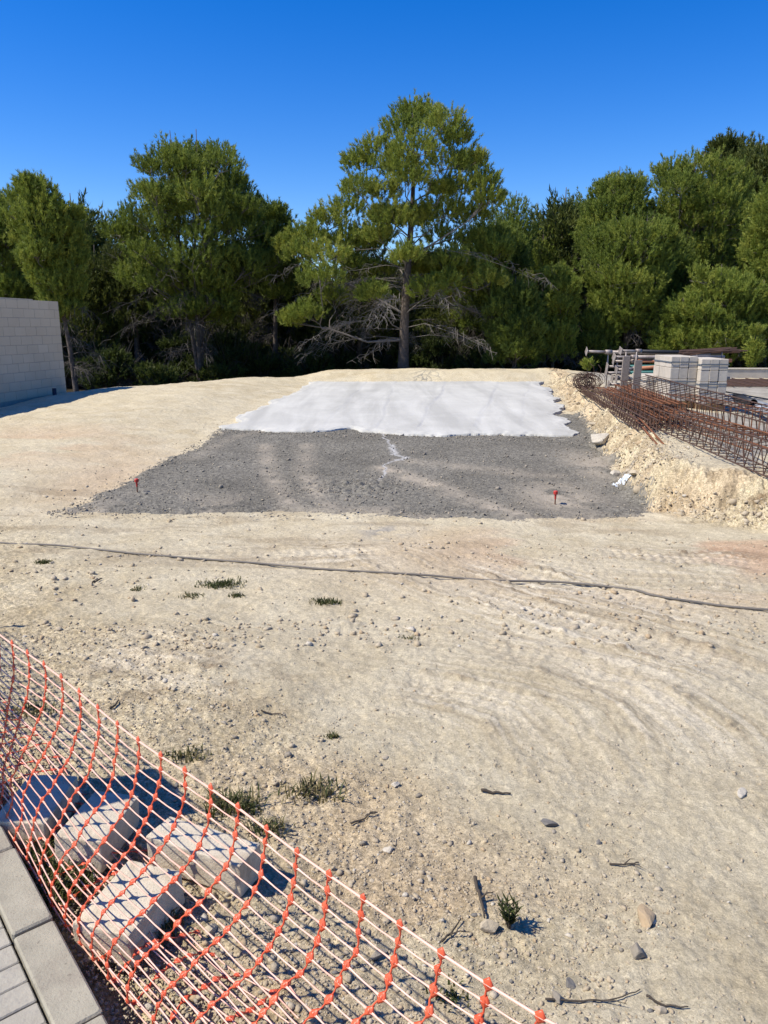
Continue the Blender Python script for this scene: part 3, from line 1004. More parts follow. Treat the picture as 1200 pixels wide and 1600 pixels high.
# ------------------------------------------------------------------ kerb blocks lying under the net
def kerb_block(corners, ztop, thick, label, tilt=(0, 0), seed=1, L=None, W=None):
    pts = [at_z(p[0], p[1], ztop) for p in corners]      # left, back, right, front corner of the top
    c = sum(pts, Vector()) / 4
    d = ((pts[2] - pts[1]) + (pts[3] - pts[0])) / 2
    w = ((pts[1] - pts[0]) + (pts[2] - pts[3])) / 2
    L = L or d.length; W = W or w.length
    import bmesh
    bm = bmesh.new()
    bmesh.ops.create_cube(bm, size=1.0)
    for vtx in bm.verts: vtx.co = (vtx.co.x * L, vtx.co.y * W, vtx.co.z * thick)
    bmesh.ops.bevel(bm, geom=list(bm.edges), offset=0.005, segments=2, affect='EDGES', profile=0.6)
    bmesh.ops.subdivide_edges(bm, edges=[ed for ed in bm.edges if ed.calc_length() > 0.05], cuts=7, use_grid_fill=True)
    for vtx in bm.verts:
        q = vtx.co
        k = float(fbm(np.array([q.x * 14 + seed * 3]), np.array([q.y * 14 + q.z * 11]), seed, 3)[0])
        vtx.co = q + Vector((q.x / L, q.y / W, q.z / thick)) * (0.0035 * k)
    me = bpy.data.meshes.new("kerb_block"); bm.to_mesh(me); bm.free()
    me.materials.append(M['block'])
    o = bpy.data.objects.new("kerb_block", me); COL.objects.link(o)
    o.location = (c.x, c.y, ztop - thick / 2)
    o.rotation_euler = (tilt[0], tilt[1], math.atan2(d.y, d.x))
    tag(o, label, "concrete block", "concrete blocks lying under the net")
    return o


kerb_block([(226, 1306), (268, 1275), (410, 1319), (371, 1353)], 0.115, 0.108, "large pale concrete block lying level, farthest from the kerb", (0.0, 0.0), 2)
kerb_block([(113, 1437), (203, 1343), (287, 1365), (200, 1461)], 0.115, 0.108, "tilted concrete block beside the kerb joint, nearest the camera", (0.04, -0.04), 3)
kerb_block([(82, 1311), (150, 1234), (207, 1240), (166, 1318)], 0.12, 0.108, "concrete block half in deep shade, between the darkest and the largest block", (-0.04, 0.04), 4)
kerb_block([(15, 1277), (20, 1216), (95, 1213), (98, 1283)], 0.115, 0.108, "concrete block wholly in dark shade at the net's foot", (0.03, 0.03), 5)


# ------------------------------------------------------------------ hose, stakes, sticks, plastic, plants
def ground_curve(pts, lift, n=8):
    P = [on_ground(*p) for p in pts]
    out = []
    for i in range(len(P) - 1):
        p0, p1, p2, p3 = P[max(i - 1, 0)], P[i], P[i + 1], P[min(i + 2, len(P) - 1)]
        for k in range(n):
            t_ = k / n
            q = 0.5 * ((2 * p1) + (-p0 + p2) * t_ + (2 * p0 - 5 * p1 + 4 * p2 - p3) * t_ ** 2 + (-p0 + 3 * p1 - 3 * p2 + p3) * t_ ** 3)
            out.append(q)
    out.append(P[-1])
    xs = np.array([p.x for p in out]); ys = np.array([p.y for p in out])
    zs = terrain(xs, ys)
    if len(zs) > 60:
        zs = np.convolve(np.pad(zs, 12, 'edge'), np.ones(25) / 25, 'valid')
    return [Vector((x, y, z + lift)) for x, y, z in zip(xs, ys, zs)]


mb = MB()
pts = ground_curve([(-160, 834), (0, 848), (100, 858), (240, 869), (380, 880), (520, 892), (640, 899), (760, 906), (880, 914), (980, 922), (1020, 932), (1080, 943), (1150, 951), (1260, 957), (1400, 961)], 0.011, 14)
mb.tube(pts, 0.0085, 8)
tag(mb.build("hose", M['cable'], None, True), "dark thin hose lying across the dirt in front of the gravel", "hose")


def stake(px, py, h, label):
    p = on_ground(px, py)
    r = empty("survey_stake", (p.x, p.y, p.z + 0.03))
    tag(r, label, "stake", "red capped stakes in the gravel bed")
    mb = MB(); mb.tube([(0, 0, -0.1), (0, 0, h)], 0.007, 8); mb.build("bar", M['rust'], r)
    mb = MB()
    mb.tube([(0, 0, h - 0.06), (0, 0, h - 0.03), (0, 0, h - 0.005), (0, 0, h - 0.004), (0, 0, h + 0.025), (0, 0, h + 0.033)], [0.010, 0.011, 0.013, 0.024, 0.024, 0.016], 12)
    mb.build("safety_cap", M['redcap'], r, False)


stake(215, 773, 0.125, "red capped stake in the gravel near the bed's dirt-side corner, away from the bank")
stake(867, 792, 0.115, "red capped stake in dusty gravel near the foot of the bank")


def stick(pts, rad, label, lift=0.006, side=None):
    P = ground_curve(pts, lift, 5)
    mb = MB()
    n = len(P)
    rnd = random.Random(int(pts[0][0]))
    P = [p + Vector((0, 0, rnd.uniform(0, rad))) for p in P]
    mb.tube(P, [rad * (1 - 0.6 * i / n) for i in range(n)], 6)
    if side:
        for k, (fx, fy) in side:
            q = P[int(k * (n - 1))]
            mb.tube([q, q + Vector((fx, fy, 0.012)), q + Vector((fx * 1.9, fy * 1.5, 0.008))], [rad * 0.6, rad * 0.45, rad * 0.2], 5)
    tag(mb.build("stick", M['stick'], None, True), label, "stick")


stick([(752, 1238), (775, 1241), (798, 1243)], 0.006, "short dry stick lying flat above the slate coloured stone")
stick([(742, 1376), (748, 1400), (754, 1425), (757, 1440)], 0.006, "crooked dark stick pointing at the little green plant", 0.012, [(0.5, (0.02, 0.01))])
stick([(690, 1475), (705, 1462), (720, 1440)], 0.004, "thin forked twig next to the tan lump of earth", 0.008, [(0.4, (0.03, 0.0))])
stick([(852, 1565), (900, 1568), (950, 1566), (1000, 1550)], 0.003, "long thin twig stretched near the picture bottom", 0.006, [(0.6, (0.03, -0.012))])
stick([(548, 1290), (570, 1282), (590, 1272)], 0.004, "dark twig in the crumbly soil below the dry grass tuft", 0.006, [(0.5, (0.02, 0.02))])
stick([(952, 1352), (975, 1354), (998, 1350)], 0.0035, "little twig with side shoots in the bare dirt", 0.006, [(0.5, (0.02, 0.01)), (0.7, (0.015, -0.02))])
stick([(145, 912), (152, 909), (160, 906)], 0.008, "small twig near the far grass patches")
stick([(172, 1108), (180, 1104), (186, 1096)], 0.006, "dark twig beside the net's top cord")
stick([(408, 1112), (425, 1118), (445, 1120)], 0.004, "thin twig alone in the trampled dirt beyond the net")
stick([(1010, 1560), (1040, 1575), (1075, 1577)], 0.0035, "thin twig lowest in the picture, below the pebbles")

# plastic sheet scrap on the bank
rs = np.random.RandomState(6)
m, t, b = mat("clear_plastic")
b.inputs['Base Color'].default_value = (0.62, 0.68, 0.72, 1); b.inputs['Roughness'].default_value = 0.18
t.links.new(mixc(t, ramp(t, noise(t, obj_vec(t), 12, 4), 0.35, 0.65), (0.48, 0.53, 0.57), (0.72, 0.76, 0.78)), b.inputs['Base Color'])
p = on_ground(970, 762)
g = np.linspace(-1, 1, 14)
GX, GY = np.meshgrid(g, g)
gx = GX * 0.12 * (1 + 0.2 * vn(GX * 2, GY * 2, 601)); gy = GY * 0.11 * (1 + 0.25 * vn(GX * 2, GY * 2, 602))
zz = np.minimum(terrain(gx.ravel() + p.x, gy.ravel() + p.y), p.z + 0.05 + 0.3 * gx.ravel()) + 0.03 + 0.025 * fbm(GX.ravel() * 2.5, GY.ravel() * 2.5, 603, 3)
i = np.arange(13)[:, None] * 14 + np.arange(13)[None]
tag(mesh_np("plastic_scrap", np.stack([gx.ravel() + p.x, gy.ravel() + p.y, zz], 1), np.stack([i, i + 1, i + 15, i + 14], -1).reshape(-1, 4), m, smooth=True),
    "crumpled clear plastic scrap at the foot of the bank", "plastic scrap")


def grass_tuft(px, py, w, d, n, hgt, label, seed, dry=0.3, cat="grass tuft"):
    rs = np.random.RandomState(seed)
    c = on_ground(px, py)
    x = c.x + w * np.clip(rs.randn(n) * 0.45, -1, 1); y = c.y + d * np.clip(rs.randn(n) * 0.45, -1, 1)
    z = terrain(x, y)
    an = rs.rand(n) * 6.283; h = hgt * (0.4 + 0.6 * rs.rand(n)); lean = h * (0.3 + 0.9 * rs.rand(n))
    bx, by = np.cos(an), np.sin(an)
    wd = 0.0022 + 0.0016 * rs.rand(n)
    V = np.zeros((n, 5, 3)); px_, py_ = -by * wd, bx * wd
    for k, (f, g_) in enumerate(((0, 1), (0, -1))):
        V[:, k] = np.stack([x + px_ * g_, y + py_ * g_, z - 0.005], 1)
        V[:, 2 + k] = np.stack([x + bx * lean * 0.4 + px_ * g_ * 0.8, y + by * lean * 0.4 + py_ * g_ * 0.8, z + h * 0.65], 1)
    V[:, 4] = np.stack([x + bx * lean, y + by * lean, z + h * (0.75 + 0.25 * rs.rand(n))], 1)
    F = np.array([(0, 1, 3), (0, 3, 2), (2, 3, 4)])[None] + 5 * np.arange(n)[:, None, None]
    tint = np.repeat(np.where(rs.rand(n) < dry, 0.75 + 0.25 * rs.rand(n), 0.5 * rs.rand(n)), 5)
    o = mesh_np("grass_tuft", V.reshape(-1, 3), F.reshape(-1, 3), M['grass'], attrs=dict(tint=tint))
    tag(o, label, cat, "grass tufts on the dirt")


GT = [
    (345, 914, 0.17, 0.10, 420, 0.035, "widest dark green grass patch below the hose", 0.1),
    (510, 942, 0.10, 0.06, 200, 0.035, "isolated green grass patch farther along the hose, beyond the widest one", 0.15),
    (68, 880, 0.07, 0.05, 160, 0.03, "thin green grass patch near the hose's start", 0.2),
    (370, 932, 0.06, 0.04, 90, 0.03, "small grass sprig just below the widest patch", 0.2),
    (215, 922, 0.05, 0.04, 60, 0.025, "small grass sprig between the thin patch and the widest one", 0.3),
    (300, 932, 0.08, 0.05, 110, 0.022, "sparse grass fringe on the near side of the widest patch", 0.4),
    (490, 1240, 0.13, 0.07, 170, 0.05, "dry grass tuft on the bare dirt beyond the largest block", 0.75),
    (365, 1262, 0.10, 0.07, 260, 0.06, "lush grass clump behind the largest block under the net", 0.45),
    (420, 1300, 0.08, 0.05, 130, 0.045, "grass clump by the end of the largest block", 0.55),
    (520, 1152, 0.035, 0.02, 45, 0.025, "tiny grass sprig in the trampled middle of the dirt", 0.3),
    (640, 998, 0.06, 0.03, 50, 0.016, "faint low weeds in the tyre tracks", 0.4),
    (50, 1112, 0.11, 0.06, 130, 0.04, "grass clump in the net's shadow near its far end", 0.5),
    (290, 1185, 0.10, 0.05, 100, 0.035, "straggly grass just outside the net's top cord", 0.6),
    (95, 1345, 0.10, 0.10, 520, 0.065, "green weeds between the kerb and the blocks", 0.35),
    (100, 1390, 0.08, 0.09, 380, 0.06, "green weeds squeezed beside the tilted block", 0.35),
    (250, 1450, 0.06, 0.06, 120, 0.06, "dry grass poking out beneath the tilted block", 0.8),
    (700, 1560, 0.05, 0.04, 60, 0.03, "grey green weed in the net corner at the bottom", 0.4),
    (40, 1305, 0.05, 0.05, 120, 0.045, "weeds along the kerb beside the darkest block", 0.4),
]
for i, (px, py, w, d, n, h, lb, dry) in enumerate(GT):
    grass_tuft(px, py, w, d, n, h, lb, 700 + i, dry)


def rosette(px, py):
    c = on_ground(px, py)
    rs = random.Random(5)
    r = empty("seedling", c)
    tag(r, "little upright green plant beside the tan lump of earth", "plant")
    st = MB(); lf = MB()
    for k in range(7):
        an = k * 0.9; ln = rs.uniform(0.05, 0.085)
        tip = Vector((math.cos(an) * ln * 0.35, math.sin(an) * ln * 0.35, ln))
        st.tube([(0, 0, -0.01), tip * 0.5, tip], [0.002, 0.0016, 0.001], 5)
        for q in range(16):
            w = 0.25 + 0.75 * q / 16
            b_ = tip * w; a2 = q * 2.4
            d = Vector((math.cos(a2), math.sin(a2), 0.9)) * 0.017
            sd = Vector((-math.sin(a2), math.cos(a2), 0)) * 0.0028
            lf.add([b_ - sd, b_ + sd, b_ + d * 0.6 + sd, b_ + d * 1.2, b_ + d * 0.6 - sd], [(0, 1, 2, 3, 4)])
    st.build("stem", M['stick'], r); o = lf.build("leaves", M['grass'], r)
    at = o.data.attributes.new("tint", 'FLOAT', 'POINT')
    at.data.foreach_set("value", np.random.RandomState(3).rand(len(o.data.vertices)).astype(np.float32) * 0.5)


rosette(795, 1450)


# ------------------------------------------------------------------ block wall on the next plot
def build_wall():
    m, t, b = mat("wall_blocks")
    v = obj_vec(t)
    oi = noise(t, v, 1.1, 4, 0.6)
    c = mixc(t, ramp(t, oi, 0.3, 0.7), (0.50, 0.43, 0.325), (0.57, 0.495, 0.38))
    t.links.new(mixc(t, attr(t, "tint"), c, mixc(t, 1.0, c, (0.93, 0.92, 0.91), 'MULTIPLY')), b.inputs['Base Color'])
    b.inputs['Roughness'].default_value = 0.95
    bump(t, b, noise(t, v, 60, 5, 0.7), 0.006, 0.7)
    E = Vector((-8.0, 19.3, 0)); D = Vector((-0.167, -1, 0)).normalized()
    rz = math.atan2(D.y, D.x)
    root = empty("block_wall", E, rz)
    tag(root, "pale concrete block wall on the neighbouring lower plot", "wall")
    L, th = 9.0, 0.2
    mo = MB(); mo.box((L / 2, 0, 0.92), (L - 0.02, th - 0.012, 2.58)); mo.build("mortar", simple("mortar", (0.40, 0.36, 0.32), 0.95, 0.2), root)
    bk = MB(); tint = []
    rnd = random.Random(2)
    z = 0.04
    k = 0
    while z < 2.18:
        h = 0.19
        x = 0.0 if k % 2 == 0 else -0.2
        while x < L:
            x0, x1 = max(x, 0), min(x + 0.39, L)
            n0 = len(bk.v)
            bk.box(((x0 + x1) / 2, rnd.uniform(-0.002, 0.002), z + h / 2), (x1 - x0, th, h), None, 0, 0.004)
            tint += [rnd.random()] * (len(bk.v) - n0)
            x += 0.40
        z += 0.20; k += 1
    o = bk.build("blockwork", m, root)
    at = o.data.attributes.new("tint", 'FLOAT', 'POINT'); at.data.foreach_set("value", np.array(tint, dtype=np.float32))
    fo = MB(); fo.box((L / 2, 0, -0.35), (L, th - 0.05, 0.86)); fo.build("footing", simple("shadow_dark_footing", (0.16, 0.16, 0.165), 0.9), root)  # recessed foundation strip; shadow at the wall's base put into its dark colour
    ca = MB(); ca.box((L / 2 + 0.5, 0, z + 0.004), (L - 1.0, th - 0.01, 0.02)); ca.build("mortar_cap", M['whitestone'], root)
    # dark post before the wall
    p = at_y(86, 622, 17.6)
    pr = MB(); pr.tube([(p.x, p.y, -0.7), (p.x, p.y, 0.28)], 0.045, 10)
    tag(pr.build("drain_pipe", simple("navy_pipe", (0.02, 0.026, 0.045), 0.5, 0.1), None, True), "short dark blue pipe standing before the block wall", "pipe")


build_wall()


# ------------------------------------------------------------------ pine trees
def tufts(rs, centers, radii, n_shoot, n_tuft, n_needle, nlen, nwid, tint0, squash=0.8):
    """needle foliage: clumps > shoots > tufts > needles; returns verts, faces, tint"""
    C = np.asarray(centers); R = np.asarray(radii)
    m = len(C)
    # shoots over the clump's outside, biased upward
    d = rs.randn(m, n_shoot, 3)
    d /= np.linalg.norm(d, axis=2)[..., None]
    d[..., 2] = np.where(d[..., 2] < -0.25, -d[..., 2] * 0.6, d[..., 2])
    rad = (0.5 + 0.5 * rs.rand(m, n_shoot) ** 0.5) * (0.8 + 0.35 * rs.rand(m, n_shoot))
    sp_ = C[:, None] + d * (rad * R[:, None])[..., None] * np.array([1, 1, squash])
    sdir = d * 0.75 + np.array([0, 0, 1.05]) + 0.25 * rs.randn(m, n_shoot, 3)
    sdir /= np.linalg.norm(sdir, axis=2)[..., None]
    stint = tint0 + 0.22 * (rs.rand(m, 1) - 0.5) + 0.42 * (rs.rand(m, n_shoot) - 0.5) 
    # tufts along each shoot
    t = rs.rand(m, n_shoot, n_tuft) - 0.35
    sl = nlen * 3.0
    tp = sp_[:, :, None] + sdir[:, :, None] * (t * sl)[..., None] + rs.randn(m, n_shoot, n_tuft, 3) * nlen * 0.13
    tp = tp.reshape(-1, 3)
    td = np.repeat(sdir.reshape(-1, 3), n_tuft, 0)
    tt = np.repeat(stint.reshape(-1), n_tuft)
    # needles
    k = len(tp)
    nd = td[:, None] * 1.0 + rs.randn(k, n_needle, 3) * 0.42
    nd /= np.linalg.norm(nd, axis=2)[..., None]
    nd *= (nlen * (0.7 + 0.6 * rs.rand(k, n_needle)))[..., None]
    sd = np.cross(nd, rs.randn(k, n_needle, 3))
    sd /= np.linalg.norm(sd, axis=2)[..., None] + 1e-9
    sd *= nwid * (0.7 + 0.6 * rs.rand(k, n_needle))[..., None]
    p = tp[:, None]
    V = np.stack([p - sd * 0.5, p + sd * 0.5, p + nd * 0.65 + sd * 0.35, p + nd], 2).reshape(-1, 3)
    q = 4 * np.arange(k * n_needle)[:, None]
    F = q + np.array([[0, 1, 2, 3]])
    T = np.repeat(np.repeat(tt, n_needle) + 0.12 * (rs.rand(k * n_needle) - 0.5), 4)
    return V, F, np.clip(T, 0, 1)


def pine(name, H, prof, n_clump, rc, seed, label, loc, lean=(0, 0), r0=0.16, forks=1, dead=0, extra=(), dens=(30, 9, 3), nlen=0.120, nwid=0.019,
         leaf='needles', tint=0.5, group="pine trees behind the plot", bare=0.2, inner=0.35, cat="pine tree", squash=0.8, barkm='bark', oneside=None, limb_r=1.0, dead_l=1.15):
    rs = np.random.RandomState(seed); rnd = random.Random(seed)
    root = empty(name, loc)
    tag(root, label, cat, group)
    # stems
    wood = MB(); stems = []
    for f in range(forks):
        an = rnd.uniform(0, 6.28); sp2 = 0.0 if forks == 1 else H * 0.10
        pts, rad = [], []
        ph = rnd.uniform(0, 6)
        for k in range(13):
            w = k / 12
            x = lean[0] * w + math.cos(an) * sp2 * w + 0.018 * H * math.sin(w * 5 + ph) * w
            y = lean[1] * w + math.sin(an) * sp2 * w + 0.018 * H * math.cos(w * 4.2 + ph) * w
            pts.append(Vector((x, y, w * H * 0.96 - 0.35 * (k == 0))))
            rad.append(max(0.012, r0 * (1 if forks == 1 else 0.72) * ((1 - w) ** 0.8) * (1.0 + 0.35 * math.exp(-w * 16))))
        wood.tube(pts, rad, 9)
        stems.append(pts)
    hs = np.array([p[0] for p in prof]); rr = np.array([p[1] for p in prof])
    cent, radi = [], []
    # outer clumps, plus a few inside
    zz = np.linspace(hs[0], hs[-1], 200)
    wgt = np.interp(zz, hs, rr) + 0.15; wgt /= wgt.sum()
    lob = [(rnd.uniform(0, 6.28), rnd.uniform(0.7, 1.3)) for _ in range(5)]
    for c in range(n_clump):
        h = float(rs.choice(zz, p=wgt)); h -= (rc * 0.7 + nlen * 1.5) * (h / H) ** 3; an = c * 2.39996 + rs.rand() * 0.9
        R = float(np.interp(h, hs, rr))
        k = (1 - inner * rs.rand() ** 1.5) * (0.80 + 0.25 * rs.rand()) * (0.9 + 0.18 * math.sin(an * 2 + lob[0][0] + h) * lob[0][1])
        st = stems[c % forks]
        w = min(h / (H * 0.96), 0.999) * 12
        axis = st[int(w)].lerp(st[min(int(w) + 1, 12)], w % 1)
        rcl = rc * (0.65 + 0.6 * rs.rand()) * (0.75 + 0.25 * min(1, R / max(rr)))
        rad_d = max(0.0, R - rcl * 0.9 - 0.12) * k
        cent.append((axis.x + math.cos(an) * rad_d, axis.y + math.sin(an) * rad_d, h)); radi.append(rcl)
    for ex in extra:
        cent.append(ex[:3]); radi.append(ex[3])
    limbs = []
    for (cx, cy_, cz), rcl in sorted(zip(cent, radi), key=lambda q: rnd.random()):
        st = min(stems, key=lambda s_: min((Vector((cx, cy_, cz)) - q).length for q in s_[2:]))
        ax = st[6]
        rad_d = math.hypot(cx - ax.x, cy_ - ax.y)
        ha = min(max(H * bare * 0.8, cz - 0.55 * rad_d - 0.15 * rcl), H * 0.93)
        w = min(ha / (H * 0.96), 0.999) * 12
        p0 = st[int(w)].lerp(st[min(int(w) + 1, 12)], w % 1)
        p3 = Vector((cx, cy_, cz))
        near_ = [q for q in limbs if q.z < cz + 0.1 and (q - p3).length < 0.6 * rad_d]
        if near_: p0 = min(near_, key=lambda q: (q - p3).length); rad_d *= 0.45
        jt = 0.10 + 0.05 * rad_d
        p1 = p0.lerp(p3, 0.35) + Vector((rnd.uniform(-jt, jt), rnd.uniform(-jt, jt), rnd.uniform(-jt, 0.3 * jt)))
        p2 = p0.lerp(p3, 0.7) + Vector((rnd.uniform(-jt, jt), rnd.uniform(-jt, jt), rnd.uniform(-jt, 0.3 * jt)))
        limbs += [p1, p2]
        b0 = max(0.010, (0.012 + 0.011 * rad_d) * limb_r)
        wood.tube([p0, p1, p2, p3], [b0, b0 * 0.8, b0 * 0.55, 0.006], 5, 1, cap=False)
        for q in range(4):
            d = Vector((rnd.gauss(0, 1), rnd.gauss(0, 1), rnd.uniform(-0.1, 1.0))).normalized() * rcl * 0.85
            wood.tube([p2.lerp(p3, rnd.uniform(0.2, 1)), p3 + d * 0.5, p3 + d], [b0 * 0.4, 0.007, 0.004], 4, 1, cap=False)
    wood.build("trunk", [M[barkm], M['palebark'] if barkm == 'bark' else M[barkm]], root, True)
    V, F, T = tufts(rs, cent, radi, dens[0], dens[1], dens[2], nlen, nwid, tint, squash)
    mesh_np("crown", V, F, M[leaf], root, attrs=dict(tint=T))
    if dead:
        dm = MB()
        for k in range(dead):
            h = H * rnd.uniform(0.15, 0.48); an = rnd.uniform(0, 6.28)
            if oneside and rnd.random() < 0.5: an = oneside + rnd.gauss(0, 0.6)
            ln = rnd.uniform(0.8, 2.3) * min(1.2, max(rr) / 2.2) * dead_l
            st = stems[k % forks]
            w = h / (H * 0.96) * 12
            p0 = st[int(w)].lerp(st[min(int(w) + 1, 12)], w % 1)
            dx, dy = math.cos(an), math.sin(an)
            pts = [p0 + Vector((dx * ln * u, dy * ln * u, 0.22 * ln * u - 0.42 * ln * u * u + 0.03 * math.sin(u * 7 + k))) + Vector((rnd.gauss(0, .06), rnd.gauss(0, .06), rnd.gauss(0, .05))) * (u > 0) for u in (0, .25, .5, .75, 1)]
            dm.tube(pts, [0.012, 0.009, 0.007, 0.005, 0.003], 4, cap=False)
            for q in range(17 if dead_l > 1.5 else 9):
                u = rnd.uniform(0.25, 1.0)
                b_ = pts[0].lerp(pts[4], u); b_.z = p0.z + 0.22 * ln * u - 0.42 * ln * u * u
                s_ = rnd.uniform(0.25, 0.7); a2 = an + rnd.uniform(-0.9, 0.9)
                t1 = b_ + Vector((math.cos(a2) * s_ * .5, math.sin(a2) * s_ * .5, rnd.uniform(-.12, .12)))
                t2 = b_ + Vector((math.cos(a2) * s_, math.sin(a2) * s_, -0.12 - rnd.uniform(0, .25)))
                dm.tube([b_, t1, t2], [0.008, 0.006, 0.003], 3, cap=False)
                for z_ in range(3):
                    e_ = t1.lerp(t2, rnd.random())
                    dm.tube([e_, e_ + Vector((rnd.gauss(0, .12), rnd.gauss(0, .12), -rnd.uniform(.03, .22)))], [0.005, 0.002], 3, cap=False)
        dm.build("dead_branches", M['deadtwig' if dead_l > 1.5 else 'darktwig'], root)
    return root


def base(px, y, row=590):
    """where a trunk seen at this column meets the soil at depth y"""
    x = ray(px, row).x * y / ray(px, row).y
    return (x, y, float(terrain(np.array([x]), np.array([y]), detail=False)[0]) - 0.05)


def wx(px, y, py=400):      # lateral metres for a column at depth y
    return ray(px, py).x * y / ray(px, py).y


def hz(py, y):      # height at depth y of a row
    d = ray(600, py)
    return EYE + d.z * y / d.y


# central tall pine: its clumps follow the photograph one by one
CY = 27.0
cb0 = base(630, CY)
ex = []
rr_ = random.Random(77)
for (px, py, rp) in [(650, 170, 44), (690, 185, 40), (625, 195, 40), (715, 205, 30), (590, 225, 40), (655, 225, 46), (700, 245, 40), (565, 245, 34), (620, 250, 42), (740, 240, 24),
                     (560, 285, 36), (600, 290, 36), (640, 270, 40), (545, 320, 40), (715, 285, 40), (755, 275, 34), (765, 300, 28), (690, 320, 48), (655, 330, 36), (740, 330, 40),
                     (510, 335, 40), (480, 360, 40), (540, 370, 40), (585, 365, 40), (470, 385, 32), (510, 390, 48), (560, 410, 34), (500, 425, 44), (455, 370, 24),
                     (690, 365, 48), (745, 365, 36), (700, 400, 38), (735, 405, 36), (670, 400, 34), (770, 380, 40), (635, 390, 30), (480, 480, 30), (455, 490, 22), (520, 455, 34), (765, 430, 40), (700, 440, 34), (580, 450, 30)]:
    dy = rr_.uniform(-1.6, 1.2)
    ex.append((wx(px, CY + dy, py) - cb0[0], dy, hz(py, CY + dy) - cb0[2] - 0.30, rp * 21 / 1200))
    if rr_.random() < 0.35:
        dy = rr_.uniform(0.6, 2.2)
        ex.append((wx(px, CY + dy, py) - cb0[0] + rr_.uniform(-.3, .3), dy, hz(py, CY + dy) - cb0[2] - 0.45, rp * 21 / 1200))
pine("pine_tree", hz(150, CY) - cb0[2], [(2.6, 2.2), (4.2, 2.6), (6, 2.2), (8.2, 0.6)], 12, 0.55, 5, "tallest pine standing alone behind the slab, with bare lower branches", cb0, lean=(0.25, 0.2), r0=0.19, dead=34,
     extra=ex, dens=(84, 11, 5), tint=0.60, limb_r=0.85, dead_l=1.7)


def simple_pine(px, y, top, prof_px, n, rc, seed, label, **kw):
    """prof_px: (row, half width in photo pixels) of the crown"""
    b0 = base(px, y, 590 if 'lean' in kw else (top + prof_px[-1][0]) / 2)
    H = hz(top, y) - b0[2]
    prof = sorted((hz(py, y) - b0[2], hw * y / 1200) for py, hw in prof_px)
    return pine("pine_tree", H, prof, n, rc, seed, label, b0, **kw)


simple_pine(300, 29, 192, [(205, 30), (240, 70), (300, 115), (360, 140), (420, 138), (470, 110), (500, 70)], 135, 0.80, 21,
            "broad dome-topped pine with several stems between the small pine and the tallest", forks=4, r0=0.12, dead=38, dens=(52, 10, 5), tint=0.46, inner=0.5)
simple_pine(118, 24.5, 255, [(268, 18), (300, 48), (350, 66), (410, 68), (450, 55), (490, 40)], 70, 0.55, 22,
            "small slim pine rising beside the end of the block wall", r0=0.085, dead=14, dens=(46, 10, 5), tint=0.56, lean=(-0.45, 0))
simple_pine(8, 30, 275, [(285, 12), (330, 40), (400, 60), (470, 50)], 40, 0.7, 23, "pine cut by the frame beyond the block wall", r0=0.12, dens=(46, 10, 5), tint=0.42)
simple_pine(425, 32, 296, [(305, 12), (340, 34), (400, 45), (470, 40)], 36, 0.7, 24, "dark narrow pine squeezed between the dome-topped and the tallest pine", r0=0.12, dead=12, dens=(48, 10, 5), tint=0.36)
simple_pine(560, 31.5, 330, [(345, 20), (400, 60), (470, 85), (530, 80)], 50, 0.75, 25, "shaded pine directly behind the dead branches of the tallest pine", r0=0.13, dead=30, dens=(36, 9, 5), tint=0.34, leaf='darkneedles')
simple_pine(806, 36, 284, [(296, 16), (320, 36), (360, 40), (420, 40)], 34, 0.75, 26, "thin airy pine top showing sky, just past the tallest pine", r0=0.13, dens=(30, 8, 5), tint=0.5)
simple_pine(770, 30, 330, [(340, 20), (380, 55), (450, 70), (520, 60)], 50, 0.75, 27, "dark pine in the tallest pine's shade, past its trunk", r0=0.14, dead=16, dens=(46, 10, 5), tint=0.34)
simple_pine(805, 27, 425, [(440, 14), (470, 45), (520, 62), (570, 60)], 46, 0.50, 28, "bushy young pine reaching the ground near the slab's far corner", r0=0.06, dead=4, dens=(48, 10, 5), tint=0.30, bare=0.05)
simple_pine(868, 28, 400, [(412, 14), (440, 40), (500, 52), (560, 45)], 40, 0.50, 29, "bright green young pine next to the steel props", r0=0.07, dead=6, dens=(48, 10, 5), tint=0.55, bare=0.08)
simple_pine(905, 40, 290, [(298, 18), (320, 38), (350, 55), (420, 50)], 30, 0.85, 30, "airy distant pine top where the right-hand slope begins", r0=0.15, dens=(30, 8, 5), tint=0.5)
simple_pine(852, 38, 330, [(340, 14), (370, 28), (430, 34)], 18, 0.8, 31, "short distant pine low in the gap of sky", r0=0.13, dens=(30, 8, 5), tint=0.42)
simple_pine(985, 29, 320, [(335, 30), (370, 75), (420, 92), (470, 82), (520, 60)], 82, 0.72, 32, "spreading pine with visible trunk behind the props and block pallets", r0=0.14, dead=22, dens=(50, 10, 5), tint=0.50)
simple_pine(960, 33, 245, [(262, 18), (300, 55), (360, 80), (420, 80)], 60, 0.80, 33, "mid-height pine on the slope between the airy top and the highest one", r0=0.15, dens=(48, 10, 5), tint=0.48)
simple_pine(1085, 33, 222, [(232, 34), (260, 75), (310, 100), (370, 110), (430, 100), (500, 80)], 115, 0.85, 34, "big rounded pine above the two block pallets, crown lit", r0=0.2, dead=10, dens=(52, 10, 5), tint=0.55)
simple_pine(1120, 27, 405, [(415, 25), (440, 60), (490, 85), (540, 80), (565, 50)], 70, 0.62, 35, "low spreading pine right behind the second block pallet", r0=0.11, dead=14, dens=(50, 10, 5), tint=0.52, bare=0.1)
simple_pine(1210, 28, 255, [(268, 20), (300, 48), (380, 62), (460, 62), (540, 50)], 78, 0.70, 36, "pine cut by the frame above the grey pipes", r0=0.15, dead=10, dens=(50, 10, 5), tint=0.54)
